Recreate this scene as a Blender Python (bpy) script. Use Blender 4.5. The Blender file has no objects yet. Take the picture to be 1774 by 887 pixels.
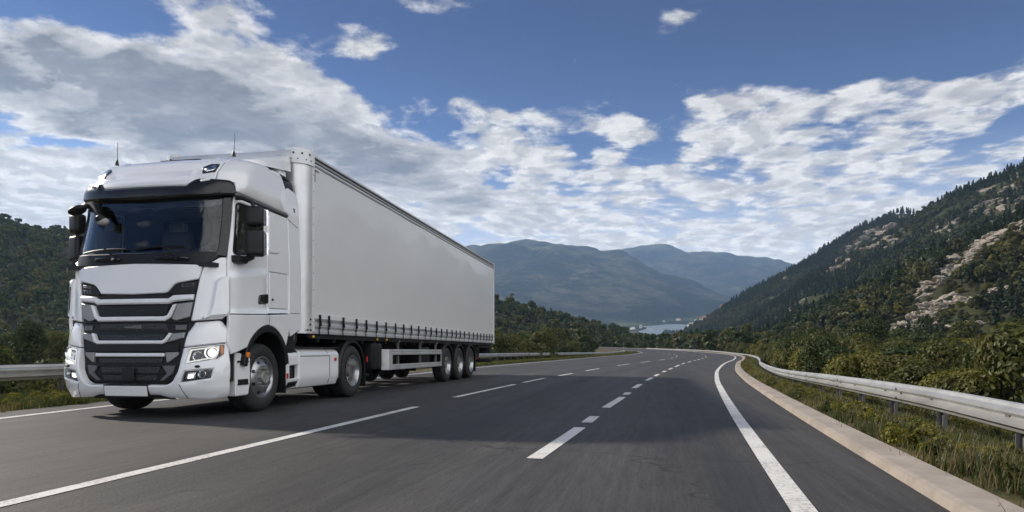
import bpy, bmesh, math, random
import numpy as np
from mathutils import Vector, Matrix, noise
from mathutils.geometry import delaunay_2d_cdt
random.seed(7); rng = np.random.default_rng(11)
scene = bpy.context.scene
COL = scene.collection
R = math.radians
GROUND_EYE = .84                                  # camera height above the road

# ------------------------------------------------------------------ object helpers
def link(o, parent=None):
    COL.objects.link(o)
    if parent: o.parent = parent
    return o
def mesh_obj(name, me, mat, parent=None):
    if mat is not None and len(me.materials) == 0: me.materials.append(mat)
    return link(bpy.data.objects.new(name, me), parent)
def from_bm(name, bm, mat, parent=None, smooth=True, angle=38):
    bmesh.ops.recalc_face_normals(bm, faces=bm.faces)
    me = bpy.data.meshes.new(name); bm.to_mesh(me); bm.free()
    if smooth:
        for p in me.polygons: p.use_smooth = True
        me.set_sharp_from_angle(angle=R(angle))
    return mesh_obj(name, me, mat, parent)
def from_py(name, vs, fs, mat, parent=None, smooth=True, angle=38):
    me = bpy.data.meshes.new(name); me.from_pydata([tuple(v) for v in vs], [], fs); me.update()
    if smooth:
        me.polygons.foreach_set('use_smooth', [True]*len(me.polygons))
        if angle: me.set_sharp_from_angle(angle=R(angle))
    return mesh_obj(name, me, mat, parent)
def empty(name, loc=(0,0,0), rz=0):
    o = bpy.data.objects.new(name, None); o.location = loc; o.rotation_euler = (0,0,rz); o.empty_display_size=.2
    return link(o)
def tag(o, label=None, cat=None, group=None, kind=None):
    if label: o['label'] = label
    if cat: o['category'] = cat
    if group: o['group'] = group
    if kind: o['kind'] = kind
    return o
def lerp(t, x):
    if x <= t[0][0]: return t[0][1]
    for (a,b),(c,d) in zip(t, t[1:]):
        if x <= c: return b+(d-b)*(x-a)/(c-a)
    return t[-1][1]
def hermite(t, x):                                # smooth curve through a table of (x, y)
    n=len(t)
    if x<=t[0][0]: return t[0][1]+(x-t[0][0])*(t[1][1]-t[0][1])/(t[1][0]-t[0][0])
    if x>=t[-1][0]: return t[-1][1]+(x-t[-1][0])*(t[-1][1]-t[-2][1])/(t[-1][0]-t[-2][0])
    for i in range(n-1):
        if x<=t[i+1][0]:
            x0,y0=t[i]; x1,y1=t[i+1]; h=x1-x0
            def sl(k):
                if k==0: return (t[1][1]-t[0][1])/(t[1][0]-t[0][0])
                if k==n-1: return (t[-1][1]-t[-2][1])/(t[-1][0]-t[-2][0])
                return (t[k+1][1]-t[k-1][1])/(t[k+1][0]-t[k-1][0])
            m0,m1=sl(i)*h,sl(i+1)*h; u=(x-x0)/h
            return (2*u**3-3*u*u+1)*y0+(u**3-2*u*u+u)*m0+(-2*u**3+3*u*u)*y1+(u**3-u*u)*m1

# bmesh shape adders
def bx(bm, c, s, bev=0, rot=None):
    m = Matrix.Translation(c)
    if rot is not None: m = m @ rot.to_4x4()
    r = bmesh.ops.create_cube(bm, size=1, matrix=m @ Matrix.Diagonal((s[0],s[1],s[2],1)))
    if bev:
        es = list({e for v in r['verts'] for e in v.link_edges})
        bmesh.ops.bevel(bm, geom=es, offset=bev, segments=2, affect='EDGES', profile=.6)
def tube(bm, pts, rad, n=8, caps=True):
    pts=[Vector(p) for p in pts]; rings=[]
    for i,p in enumerate(pts):
        t=(pts[min(i+1,len(pts)-1)]-pts[max(i-1,0)]).normalized()
        up=Vector((0,0,1)) if abs(t.z)<.9 else Vector((1,0,0))
        a=t.cross(up).normalized(); b=t.cross(a)
        r=rad[i] if isinstance(rad,(list,tuple)) else rad
        rings.append([bm.verts.new(p+a*math.cos(k*2*math.pi/n)*r+b*math.sin(k*2*math.pi/n)*r) for k in range(n)])
    for r0,r1 in zip(rings,rings[1:]):
        for k in range(n): bm.faces.new((r0[k],r0[(k+1)%n],r1[(k+1)%n],r1[k]))
    if caps:
        bm.faces.new(rings[0][::-1]); bm.faces.new(rings[-1])
def lathe(bm, prof, c, axis=1, n=48):
    """profile (x, r) turned about the local x axis at c; axis -1 mirrors it"""
    rings=[]
    for x,r in prof:
        if r<1e-5: rings.append([bm.verts.new((c[0]+axis*x,c[1],c[2]))])
        else: rings.append([bm.verts.new((c[0]+axis*x,c[1]+r*math.cos(k*2*math.pi/n),c[2]+r*math.sin(k*2*math.pi/n))) for k in range(n)])
    for a,b in zip(rings,rings[1:]):
        for k in range(n):
            k1=(k+1)%n
            if len(a)==1 and len(b)==1: continue
            if len(a)==1: bm.faces.new((a[0],b[k],b[k1]))
            elif len(b)==1: bm.faces.new((a[k],a[k1],b[0]))
            else: bm.faces.new((a[k],a[k1],b[k1],b[k]))
def prism(bm, poly, axis, a, b):
    """polygon of 2-D points extruded along axis from a to b"""
    def P(p,t):
        if axis=='x': return (t,p[0],p[1])
        if axis=='y': return (p[0],t,p[1])
        return (p[0],p[1],t)
    A=[bm.verts.new(P(p,a)) for p in poly]; B=[bm.verts.new(P(p,b)) for p in poly]
    n=len(poly)
    bm.faces.new(A); bm.faces.new(B[::-1])
    for i in range(n): bm.faces.new((A[i],A[(i+1)%n],B[(i+1)%n],B[i]))
def strip_sheet(bm, rows, closed=False):
    vs=[[bm.verts.new(p) for p in r] for r in rows]
    for a,b in zip(vs,vs[1:]):
        for i in range(len(a)-1): bm.faces.new((a[i],a[i+1],b[i+1],b[i]))
    return vs

# ------------------------------------------------------------------ material helpers
class N:
    """tiny node builder"""
    def __init__(s, tree): s.t=tree; s.n=tree.nodes; s.l=tree.links
    def add(s, typ, ins=None, **kw):
        n=s.n.new(typ)
        for k,v in kw.items(): setattr(n,k,v)
        for k,v in (ins or {}).items(): s.set(n,k,v)
        return n
    def set(s,n,k,v):
        i=n.inputs[k]
        if isinstance(v, bpy.types.NodeSocket): s.l.new(v,i)
        elif isinstance(v,(tuple,list)) and len(v)==3 and i.type=='RGBA': i.default_value=(*v,1)
        else: i.default_value=v
    def math(s,op,a,b=0.,c=None,clamp=False):
        n=s.add('ShaderNodeMath',{0:a,1:b},operation=op,use_clamp=clamp)
        if c is not None: s.set(n,2,c)
        return n.outputs[0]
    def vmath(s,op,a,b=(0,0,0)):
        return s.add('ShaderNodeVectorMath',{0:a,1:b},operation=op).outputs[0]
    def noise(s,vec,scale,detail=4,rough=.55,dist=0.):
        n=s.add('ShaderNodeTexNoise',{'Scale':scale,'Detail':detail,'Roughness':rough,'Distortion':dist})
        if vec is not None: s.l.new(vec,n.inputs['Vector'])
        return n.outputs['Fac']
    def ramp(s,fac,lo,hi,a=0.,b=1.,smooth=True):
        n=s.add('ShaderNodeMapRange',{0:fac,1:lo,2:hi,3:a,4:b})
        n.interpolation_type='SMOOTHSTEP' if smooth else 'LINEAR'
        return n.outputs[0]
    def mix(s,f,a,b):
        n=s.n.new('ShaderNodeMix'); n.data_type='RGBA'
        s.set(n,0,f)
        for i,v in ((6,a),(7,b)):
            if isinstance(v,bpy.types.NodeSocket): s.l.new(v,n.inputs[i])
            else: n.inputs[i].default_value=(*v,1) if len(v)==3 else v
        return n.outputs[2]
def new_mat(name):
    m=bpy.data.materials.new(name); m.use_nodes=True; t=m.node_tree; t.nodes.clear()
    k=N(t); out=k.add('ShaderNodeOutputMaterial')
    return m,k,out
def pbr(name,col,rough=.5,metal=0.,coat=0.,var=.0,vscale=3.,bump=0.,bscale=40.,spec=.5,dirt=0.):
    m,k,out=new_mat(name)
    co=k.add('ShaderNodeTexCoord').outputs['Object']
    c=col
    if var:
        f=k.ramp(k.noise(co,vscale,5,.6),.3,.7,0,1)
        c=k.mix(f,tuple(x*(1-var) for x in col),tuple(min(1,x*(1+var)) for x in col))
    rg=rough
    if dirt:
        d=k.ramp(k.noise(co,1.7,6,.65),.42,.75,0,dirt)
        c=k.mix(d,c,(.22,.20,.17)); rg=k.math('ADD',rough,k.math('MULTIPLY',d,.4))
    b=k.add('ShaderNodeBsdfPrincipled',{'Base Color':c,'Roughness':rg,'Metallic':metal,'Coat Weight':coat,'Coat Roughness':.04,'Specular IOR Level':spec})
    if bump:
        bn=k.add('ShaderNodeBump',{'Height':k.noise(co,bscale,3),'Strength':bump,'Distance':.02})
        k.l.new(bn.outputs[0],b.inputs['Normal'])
    k.l.new(b.outputs[0],out.inputs[0])
    return m
M={}
M['white']=pbr('white_paint',(.82,.825,.83),.22,0,1.,.01,2.,dirt=.03)
M['white2']=pbr('white_plastic',(.74,.75,.76),.35,0,.4,.02,2.)
M['curtain']=pbr('curtain_fabric',(.68,.68,.675),.30,0,.3,.01,.6,dirt=.04)
M['black']=pbr('black_plastic',(.012,.0125,.013),.42,0,0,.15,6.,bump=.05,bscale=150,spec=.3)
M['gloss_black']=pbr('gloss_black',(.014,.0145,.016),.2,0,.15,spec=.4)
M['trimgrey']=pbr('grey_trim',(.13,.13,.135),.38,.3,0,.08,4.)
M['steel']=pbr('brushed_aluminium',(.66,.66,.66),.36,.55,0,.06,3.,bump=.04,bscale=60)
M['rim']=pbr('rim_metal',(.40,.41,.42),.30,.85,0,.1,4.)
M['chrome']=pbr('satin_chrome',(.82,.82,.82),.30,.1,0,.04,4.)
M['plategrey']=pbr('metallic_grey',(.30,.295,.29),.42,.35,0,.04,4.)
M['zinc']=pbr('galvanised_steel',(.50,.51,.51),.44,.6,0,.16,1.3,bump=.05,bscale=14,dirt=.28)
M['zincdark']=pbr('weathered_post_steel',(.16,.155,.15),.6,.5,0,.2,3.,dirt=.5)
M['rubber']=pbr('tyre_rubber',(.02,.02,.021),.75,0,0,.2,9.,bump=.1,bscale=60)
M['chassis']=pbr('chassis_black',(.012,.012,.013),.55,.0,0,.3,5.)
M['orange']=pbr('amber_lens',(.75,.22,.02),.2,0,.5)
M['red']=pbr('red_lens',(.55,.03,.02),.2,0,.5)
M['yellow']=pbr('yellow_lens',(.8,.5,.03),.25,0,.4)
M['cloth']=pbr('seat_cloth',(.09,.09,.10),.9)
M['cream']=pbr('interior_trim',(.35,.34,.33),.7)
M['plate']=pbr('plate_white',(.78,.78,.77),.4)
def glass(name,tint,rough=.0,ior=1.5,gain=1.):
    m,k,out=new_mat(name)
    fr=k.add('ShaderNodeFresnel',{'IOR':ior}).outputs[0]
    f=k.math('MULTIPLY',fr,gain,clamp=True)
    g=k.add('ShaderNodeBsdfGlossy',{'Color':(.95,.97,1),'Roughness':rough})
    t=k.add('ShaderNodeBsdfTransparent',{'Color':tint})
    mx=k.add('ShaderNodeMixShader',{0:f,1:t.outputs[0],2:g.outputs[0]})
    k.l.new(mx.outputs[0],out.inputs[0]); return m
M['glass']=glass('window_glass',(.84,.90,.90),0.,1.5,1.5)
M['sideglass']=glass('dark_side_glass',(.74,.80,.80),0.,1.5,1.8)
M['lens']=glass('lamp_lens',(.93,.95,.96),.12,1.5,.8)
def emit(name,col,s):
    m,k,out=new_mat(name)
    e=k.add('ShaderNodeEmission',{'Color':col,'Strength':s}); k.l.new(e.outputs[0],out.inputs[0]); return m
M['lit']=emit('lit_lamp',(1,.97,.9),1.6)
M['drl']=emit('lit_light_guide',(1,.98,.95),.62)

# ------------------------------------------------------------------ world, sun, camera
SUN_AZ,SUN_EL=R(-62.7),R(30)
sc=scene
w=bpy.data.worlds.new('World'); sc.world=w; w.use_nodes=True
k=N(w.node_tree); w.node_tree.nodes.clear()
out=k.add('ShaderNodeOutputWorld'); bg=k.add('ShaderNodeBackground',{'Strength':.1})
sky=k.add('ShaderNodeTexSky'); sky.sky_type='NISHITA'; sky.sun_disc=False
sky.sun_elevation=SUN_EL; sky.sun_rotation=SUN_AZ; sky.altitude=300; sky.air_density=1.; sky.dust_density=.6; sky.ozone_density=2.2
D=k.add('ShaderNodeTexCoord').outputs['Generated']
sep=k.add('ShaderNodeSeparateXYZ',{0:D}); dx,dy,dz=sep.outputs
az=k.math('ARCTAN2',dx,dy)
el=k.math('ARCSINE',dz)
den=k.math('MAXIMUM',k.math('ADD',dz,.10),.03)
cp=k.add('ShaderNodeCombineXYZ',{0:k.math('DIVIDE',dx,den),1:k.math('DIVIDE',dy,den),2:0.}).outputs[0]
def blob(px,py,sx,sy,amp,rot=0.):
    a0=math.atan2(px-887,1145); e0=math.atan2((608-py),math.hypot(1145,px-887))
    sx/=1145; sy/=1145
    da=k.math('SUBTRACT',az,a0); de=k.math('SUBTRACT',el,e0)
    c,s=math.cos(rot),math.sin(rot)
    u=k.math('ADD',k.math('MULTIPLY',da,c/sx),k.math('MULTIPLY',de,s/sx))
    v=k.math('ADD',k.math('MULTIPLY',da,-s/sy),k.math('MULTIPLY',de,c/sy))
    r=k.math('ADD',k.math('MULTIPLY',u,u),k.math('MULTIPLY',v,v))
    return k.math('MULTIPLY',k.math('EXPONENT',k.math('MULTIPLY',r,-1.)),amp)
def total(l):
    a=l[0]
    for b in l[1:]: a=k.math('ADD',a,b)
    return a
# clouds: a noise layer on a flat deck overhead, thicker in banks placed by azimuth and elevation
wn=k.add('ShaderNodeTexNoise',{'Vector':cp,'Scale':.9,'Detail':3}).outputs['Color']
cpw=k.vmath('ADD',cp,k.vmath('MULTIPLY',k.vmath('SUBTRACT',wn,(.5,.5,.5)),(.35,.35,0)))
n1=k.noise(cpw,1.5,2.,.5)
n2=k.noise(cpw,6.4,10.,.63)
vo=k.add('ShaderNodeTexVoronoi',{'Vector':k.vmath('ADD',cpw,k.vmath('MULTIPLY',k.vmath('SUBTRACT',k.add('ShaderNodeTexNoise',{'Vector':cp,'Scale':9.,'Detail':5}).outputs['Color'],(.5,.5,.5)),(.22,.22,0))),'Scale':6.,'Smoothness':.35},feature='SMOOTH_F1').outputs['Distance']
pf=k.math('SUBTRACT',.86,vo)
fb=k.math('ADD',k.math('ADD',k.math('MULTIPLY',n1,.34),k.math('MULTIPLY',n2,.44)),k.math('MULTIPLY',pf,.22))
low=k.ramp(el,.44,.12,.0,.185)
away=k.math('ADD',k.math('MULTIPLY',dx,.80),k.math('MULTIPLY',dy,-.60))   # unseen sky opposite the sun: clouds added and brightened to light the truck
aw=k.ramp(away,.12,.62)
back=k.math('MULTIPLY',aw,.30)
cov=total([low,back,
  blob(120,150,420,72,.27,R(-10)), blob(520,225,330,60,.20,R(-16)), blob(430,60,260,42,.15,R(-28)),
  blob(640,75,90,34,.19), blob(785,12,60,25,.20), blob(1190,40,80,24,.19), blob(1255,180,70,40,.15),
  blob(900,200,300,55,.10,R(-6)), blob(1440,160,90,20,.13), blob(1720,150,100,28,.17,R(12)),
  blob(1150,250,420,60,.05), blob(60,330,260,80,.12), blob(1600,260,220,40,.06),
  blob(820,90,170,60,-.16), blob(1450,70,520,95,-.12), blob(60,230,180,16,-.12,R(-6)), blob(200,20,120,40,-.10), blob(660,165,120,24,-.10,R(-25))])
dn=k.math('ADD',fb,cov)
mask=k.ramp(dn,.53,.655)
thick=k.ramp(dn,.585,.80)
bank=k.math('ADD',blob(160,145,330,62,1.,R(-8)),blob(520,220,260,40,.7,R(-16)),clamp=True)
n3=k.noise(cpw,2.2,7.,.6)
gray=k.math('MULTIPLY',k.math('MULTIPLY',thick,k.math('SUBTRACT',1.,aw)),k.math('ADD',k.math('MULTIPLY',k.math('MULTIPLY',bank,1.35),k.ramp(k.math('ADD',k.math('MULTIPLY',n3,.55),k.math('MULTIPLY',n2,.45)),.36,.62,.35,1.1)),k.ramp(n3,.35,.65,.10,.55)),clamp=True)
n2b=k.noise(k.vmath('ADD',cpw,(-.06,.03,0)),6.4,10.,.63)
lit=k.ramp(k.math('SUBTRACT',n2,n2b),-.07,.09,.70,1.08)
puff=k.math('MULTIPLY',lit,k.ramp(k.noise(cpw,11.,7.,.62),.3,.7,.84,1.08))
dk=k.ramp(k.math('ADD',k.math('MULTIPLY',n2,.6),k.math('MULTIPLY',n3,.4)),.34,.66,2.5,.7)
gray=k.math('MULTIPLY',gray,.93)
ccol=k.mix(gray,k.vmath('MULTIPLY',k.add('ShaderNodeCombineXYZ',{0:puff,1:puff,2:puff}).outputs[0],(5.6,5.35,5.0)),k.vmath('MULTIPLY',k.add('ShaderNodeCombineXYZ',{0:dk,1:dk,2:dk}).outputs[0],(.80,.765,.76)))
front=k.ramp(aw,0.,1.,1.,2.35,False)  # extra gain on the out-of-view clouds, lifts the truck's shaded sides
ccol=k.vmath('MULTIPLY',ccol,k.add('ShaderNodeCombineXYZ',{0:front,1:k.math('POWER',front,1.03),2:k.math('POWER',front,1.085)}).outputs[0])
hz=k.ramp(el,.30,.08,0,.8)
skyc=k.mix(k.ramp(el,.02,.5,.25,1.),k.vmath('MULTIPLY',sky.outputs[0],(.48,.62,.82)),k.vmath('MULTIPLY',sky.outputs[0],(.030,.10,.27)))
skyc=k.mix(hz,skyc,(4.9,4.85,4.8))
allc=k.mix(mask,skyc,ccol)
# the low sky is seen through kilometres of valley air: as bright as a hazy horizon is
tau=k.math('MINIMUM',k.math('DIVIDE',1.25e-4*1120*.8,k.math('MAXIMUM',dz,.05)),1.35)
gain=k.math('EXPONENT',tau)
allc=k.vmath('MULTIPLY',allc,k.add('ShaderNodeCombineXYZ',{0:gain,1:gain,2:gain}).outputs[0])
# below the horizon a dull ground tone
allc=k.mix(k.ramp(dz,-.02,-.06),allc,(1.2,1.2,1.1))
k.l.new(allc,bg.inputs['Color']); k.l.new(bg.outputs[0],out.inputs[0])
w.cycles.sampling_method='MANUAL'; w.cycles.sample_map_resolution=1024

sd=Vector((math.sin(SUN_AZ)*math.cos(SUN_EL),math.cos(SUN_AZ)*math.cos(SUN_EL),math.sin(SUN_EL)))
sl=bpy.data.lights.new('sun','SUN'); sl.energy=4.7; sl.angle=R(2.4); sl.color=(1,.90,.76)
so=link(bpy.data.objects.new('sun',sl)); so.rotation_euler=(-sd).to_track_quat('-Z','Y').to_euler(); so.location=(-60,30,60)
cam=bpy.data.cameras.new('camera'); co=link(bpy.data.objects.new('camera',cam))
co.location=(0,0,GROUND_EYE); co.rotation_euler=(R(90),0,0)
cam.sensor_width=36; cam.lens=1145/1774*36; cam.shift_y=164.5/1774; cam.clip_start=.05; cam.clip_end=60000
sc.camera=co
sc.view_settings.view_transform='Standard'; sc.view_settings.look='None'; sc.view_settings.gamma=1; sc.view_settings.exposure=.38
sc.view_settings.use_curve_mapping=False
sc.render.engine='CYCLES'; sc.cycles.use_denoising=True; sc.cycles.max_bounces=6; sc.cycles.transparent_max_bounces=12
sc.cycles.volume_bounces=0; sc.cycles.caustics_reflective=False; sc.cycles.caustics_refractive=False
sc.cycles.sample_clamp_indirect=6
# ------------------------------------------------------------------ road lines (distance ahead, sideways)
C_=[(-30,-7.4),(-3,-.2),(3.45,1.526),(6.29,2.29),(9.07,3.05),(13.36,4.26),(19.6,6.08),(30,9.35),(46.9,15.16),(64,21.5),(85,28.6),(110,35),(140,39.5),(175,41.7),(220,40),(270,32)]
B_=[(-30,-9.2),(-3,-2.05),(5.06,.15),(7.23,.74),(9.9,1.42),(12,2.0),(15,2.77),(19.6,4.05),(26,5.9),(33,8.0),(45,11.7),(56.6,15.6),(70,20.2),(85,25),(110,31),(140,35.4),(175,37.7),(220,36)]
A_=[(-30,-10),(-3,-4.19),(3.6,-2.79),(9.92,-1.447),(12.17,-1.0),(16.6,.05),(20.5,1.0),(24,2.0),(30,3.65),(40,6.6),(53,10.9),(70,16.8),(90,22.5),(110,26.5),(140,31),(175,33.3),(220,32)]
D_=[(-30,-10.4),(-3,-7.4),(8.22,-6.37),(12,-5.9),(18,-4.75),(25,-3.45),(34.35,-1.71),(49,1.8),(70,7.6),(90,14),(110,20.3),(135,26.5),(165,29.5),(200,28.5),(270,20)]
RZ_=[(-40,0),(0,0),(55,0),(85,.15),(110,.31),(140,.6),(175,1.07),(220,1.7),(270,2.5)]
Cx=lambda z:hermite(C_,z); Bx=lambda z:hermite(B_,z); Ax=lambda z:hermite(A_,z); Dx=lambda z:hermite(D_,z); Rz=lambda z:hermite(RZ_,z)
def side(fn,Z,off):                               # point a perpendicular distance off to the right of a line
    d=(fn(Z+.25)-fn(Z-.25))/.5; q=math.hypot(1,d)
    return (fn(Z)+off/q, Z-off*d/q)
ZS=[]; z=-26.
while z<262: ZS.append(z); z+=.35 if z<20 else (.8 if z<60 else 2.)
LE=lambda z:Dx(z)-.75
# road sheet with metre coordinates stored as UV
rows=[]; uv=[]
for z in ZS:
    l=LE(z); r=side(Cx,z,.74); n=26; row=[]
    for i in range(n+1):
        t=i/n; X=l+(r[0]-l)*t; Y=z+(r[1]-z)*t
        cr=-.0
        row.append((X,Y,Rz(Y)+cr))
    rows.append(row)
bm=bmesh.new(); strip_sheet(bm,rows); ul=bm.loops.layers.uv.new('UVMap')
for f in bm.faces:
    for L in f.loops:
        p=L.vert.co; L[ul].uv=(p.x-Ax(p.y),p.y)
m,k,out=new_mat('asphalt')
uvn=k.add('ShaderNodeUVMap').outputs[0]; s2=k.add('ShaderNodeSeparateXYZ',{0:uvn})
co_=k.add('ShaderNodeTexCoord').outputs['Object']
st=k.add('ShaderNodeCombineXYZ',{0:k.math('MULTIPLY',s2.outputs[0],1.),1:k.math('MULTIPLY',s2.outputs[1],.045),2:0.}).outputs[0]
streak=k.noise(st,1.6,6,.6); fine=k.noise(co_,48,3,.75); mid=k.noise(co_,1.1,6,.62); patch_=k.noise(st,.55,3,.5)
st2=k.add('ShaderNodeCombineXYZ',{0:k.math('MULTIPLY',s2.outputs[0],9.),1:k.math('MULTIPLY',s2.outputs[1],.35),2:0.}).outputs[0]
thin=k.noise(st2,1.3,4,.6)
v=k.math('ADD',k.math('MULTIPLY',k.math('SUBTRACT',streak,.5),.9),k.math('MULTIPLY',k.math('SUBTRACT',fine,.5),1.5))
v=k.math('ADD',v,k.math('MULTIPLY',k.math('SUBTRACT',mid,.5),.5)); v=k.math('ADD',v,k.math('MULTIPLY',k.math('SUBTRACT',thin,.5),.9)); v=k.math('ADD',v,k.math('MULTIPLY',k.math('SUBTRACT',patch_,.5),.9))
fac=k.math('MAXIMUM',k.math('ADD',1.,k.math('MULTIPLY',v,1.25)),.3)
col=k.vmath('MULTIPLY',(.0435,.0427,.0423),k.add('ShaderNodeCombineXYZ',{0:fac,1:fac,2:fac}).outputs[0])
st3=k.add('ShaderNodeCombineXYZ',{0:k.math('MULTIPLY',s2.outputs[0],38.),1:k.math('MULTIPLY',s2.outputs[1],2.2),2:0.}).outputs[0]
gr_=k.ramp(k.noise(st3,1.,5,.7),.3,.7,.80,1.24); col=k.vmath('MULTIPLY',col,k.add('ShaderNodeCombineXYZ',{0:gr_,1:gr_,2:gr_}).outputs[0])
crk=k.add('ShaderNodeTexVoronoi',{'Vector':k.vmath('ADD',co_,k.vmath('MULTIPLY',k.add('ShaderNodeTexNoise',{'Vector':co_,'Scale':1.1,'Detail':4}).outputs['Color'],(1.6,1.6,0))),'Scale':.12},feature='DISTANCE_TO_EDGE').outputs['Distance']
ck=k.math('MULTIPLY',k.ramp(crk,.004,.0015),k.ramp(mid,.44,.56,0,.8)); col=k.mix(ck,col,(.018,.018,.018))
def gauss(c,wd):
    q=k.math('DIVIDE',k.math('SUBTRACT',s2.outputs[0],c),wd); return k.math('EXPONENT',k.math('MULTIPLY',k.math('MULTIPLY',q,q),-1.))
lane=1.
for c_,w_,a_ in ((1.45,.42,-.17),(-2.35,.5,-.15),(4.0,.4,-.14),(.75,.28,.10),(2.2,.28,.10),(-1.35,.3,.10),(-3.35,.3,.10)):
    lane=k.math('ADD',lane,k.math('MULTIPLY',gauss(c_,w_),a_))
col=k.vmath('MULTIPLY',col,k.add('ShaderNodeCombineXYZ',{0:lane,1:lane,2:lane}).outputs[0])
jt=k.math('MULTIPLY',gauss(.27,.010),k.ramp(patch_,.35,.55,.3,.9)); col=k.mix(jt,col,(.016,.016,.016))
bs=k.add('ShaderNodeBsdfPrincipled',{'Base Color':col,'Roughness':k.ramp(streak,.3,.7,.62,.8),'Specular IOR Level':.42})
bp=k.add('ShaderNodeBump',{'Height':k.math('ADD',fine,k.math('MULTIPLY',mid,.4)),'Strength':.35,'Distance':.012}); k.l.new(bp.outputs[0],bs.inputs['Normal'])
k.l.new(bs.outputs[0],out.inputs[0]); M['asphalt']=m
road=from_bm('road',bm,M['asphalt'],smooth=True); tag(road,'dark grey asphalt motorway curving to the right then away to the left','road',kind='structure')
# paint
m,k,out=new_mat('road_paint'); co_=k.add('ShaderNodeTexCoord').outputs['Object']
wear=k.math('ADD',k.math('MULTIPLY',k.noise(co_,38,3,.7),.6),k.math('MULTIPLY',k.noise(co_,2.2,5,.6),.4))
col=k.mix(k.ramp(wear,.47,.66),(.66,.65,.625),(.26,.25,.24))
bs=k.add('ShaderNodeBsdfPrincipled',{'Base Color':col,'Roughness':.65}); k.l.new(bs.outputs[0],out.inputs[0]); M['paint']=m
def stripe(fn,z0,z1,wd,taper=0):
    rows=[]; n=max(2,int((z1-z0)/(.35 if z0<40 else 1.2)))
    for i in range(n+1):
        z=z0+(z1-z0)*i/n; h=wd/2
        a=side(fn,z,-h); b=side(fn,z,h); rows.append([(a[0],a[1],Rz(a[1])+.004),(b[0],b[1],Rz(b[1])+.004)])
    return rows
def marking(name,segs,fn,wd,label):
    bm=bmesh.new()
    for a,b in segs: strip_sheet(bm,stripe(fn,a,b,wd))
    o=from_bm(name,bm,M['paint'],road); o['label']=label
marking('edge_line',[(-25,215)],Cx,.135,'solid white line along the right edge')
marking('edge_line',[(-25,250)],Dx,.14,'solid white line along the left edge')
segs=[(-25,-6),(-5.5,9.95),(12.0,16.7),(17.7,20.6),(22.6,25.0),(28.3,32),(38.5,43.5),(49,54),(60,64),(70,74),(80,84),(90,94),(100,104),(112,117),(126,131),(140,145)]
marking('lane_line',segs,Ax,.125,'white broken line between the truck lane and the middle lane')
segs=[(-20,-14),(-8,-2.5),(5.15,7.25),(7.75,8.5),(9.8,12.1),(12.7,13.4),(15,16.8),(18.9,21),(22.3,24.2),(26.6,28.2),(30.5,33),(35.5,40),(43,46),(49,53),(56,58.5),(61,64),(68,71),(77,81),(88,92),(100,104),(114,118),(130,134)]
marking('lane_line',segs,Bx,.13,'white broken line of short dashes')
# concrete edging on the right
KO=.74; KW=.31
rows=[]
for z in ZS:
    pr=[(KO,.0),(KO+.012,.055),(KO+.05,.066),(KO+KW-.04,.064),(KO+KW,.045),(KO+KW+.02,-.25)]
    rows.append([(*side(Cx,z,o),Rz(z)+h) for o,h in pr])
bm=bmesh.new(); strip_sheet(bm,rows)
m,k,out=new_mat('pale_concrete'); co_=k.add('ShaderNodeTexCoord').outputs['Object']
a=k.noise(co_,2.3,7,.65); b=k.noise(co_,60,2,.6); c3=k.noise(co_,.6,3)
col=k.mix(k.ramp(a,.35,.68),(.37,.32,.275),(.27,.235,.20)); col=k.mix(k.ramp(b,.45,.75,0,.35),col,(.24,.21,.19))
sp=k.ramp(k.add('ShaderNodeTexVoronoi',{'Vector':co_,'Scale':1.3}).outputs['Distance'],.06,.03); col=k.mix(sp,col,(.06,.05,.045))
bs=k.add('ShaderNodeBsdfPrincipled',{'Base Color':col,'Roughness':.85}); bp=k.add('ShaderNodeBump',{'Height':a,'Strength':.4,'Distance':.02}); k.l.new(bp.outputs[0],bs.inputs['Normal']); k.l.new(bs.outputs[0],out.inputs[0]); M['concrete']=m
tag(from_bm('kerb',bm,M['concrete'],smooth=False),'pale low concrete kerb along the right road edge','kerb',kind='structure')

# ------------------------------------------------------------------ terrain
R1=[(800,150,230),(700,280,215),(555,420,199),(498,470,184),(465,600,163),(519,740,174),(548,850,172),(556,900,186),(564,960,203),(562,1010,196),(559,1080,170),(534,1170,149),(518,1280,124),(487,1420,90),(467,1560,55)]
R2=[(330,60,95),(290,140,85),(247,200,72),(224,230,64),(221,285,55),(231,325,52),(240,375,41),(250,425,30),(257,480,16)]
L1=[(-560,250,100),(-509,420,107),(-399,420,90),(-325,420,80),(-283,425,73),(-218,425,61),(-139,410,48),(-65,395,36),(-10,375,25.5),(16,355,16.5),(33,335,6.5),(45,315,-2.)]
M1=[(-2666,5200,1036),(-1472,5000,734),(-700,4800,655),(-149,4600,712),(-8,4550,742),(130,4500,800),(284,4450,660),(467,4350,560),(635,4200,450),(828,3900,300),(984,3600,180)]
M2=[(-1668,6336,835),(-205,6336,898),(392,6136,933),(592,6003,902),(802,6003,917),(1092,5870,896),(1348,5870,906),(1535,5803,870),(1694,5736,870),(1946,5670,800),(2194,5670,766),(2540,5670,726),(3036,5670,692),(4521,5670,652)]
M3=[(674,5040,586),(1026,5040,608),(1356,4960,564),(1789,4960,546),(2309,4960,490),(3089,4960,512)]
M4=[(844,3300,170),(1064,3500,262),(1267,3600,258),(1424,3600,215),(1676,3600,200)]
SPURS=[[(130,4500,745),(230,3600,360),(330,2900,150)],[(467,4350,520),(640,3500,230)],[(-400,4700,640),(-180,3700,350),(-80,3000,160)],[(284,4450,610),(430,3600,300),(520,3000,150)],[(802,6003,894),(1000,5002,534)],[(1348,5870,887),(1567,4869,507)],[(1946,5670,787),(2134,4669,434)],[(592,6003,887),(667,5069,547)],[(1092,5870,874),(1201,4936,520)]]
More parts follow.
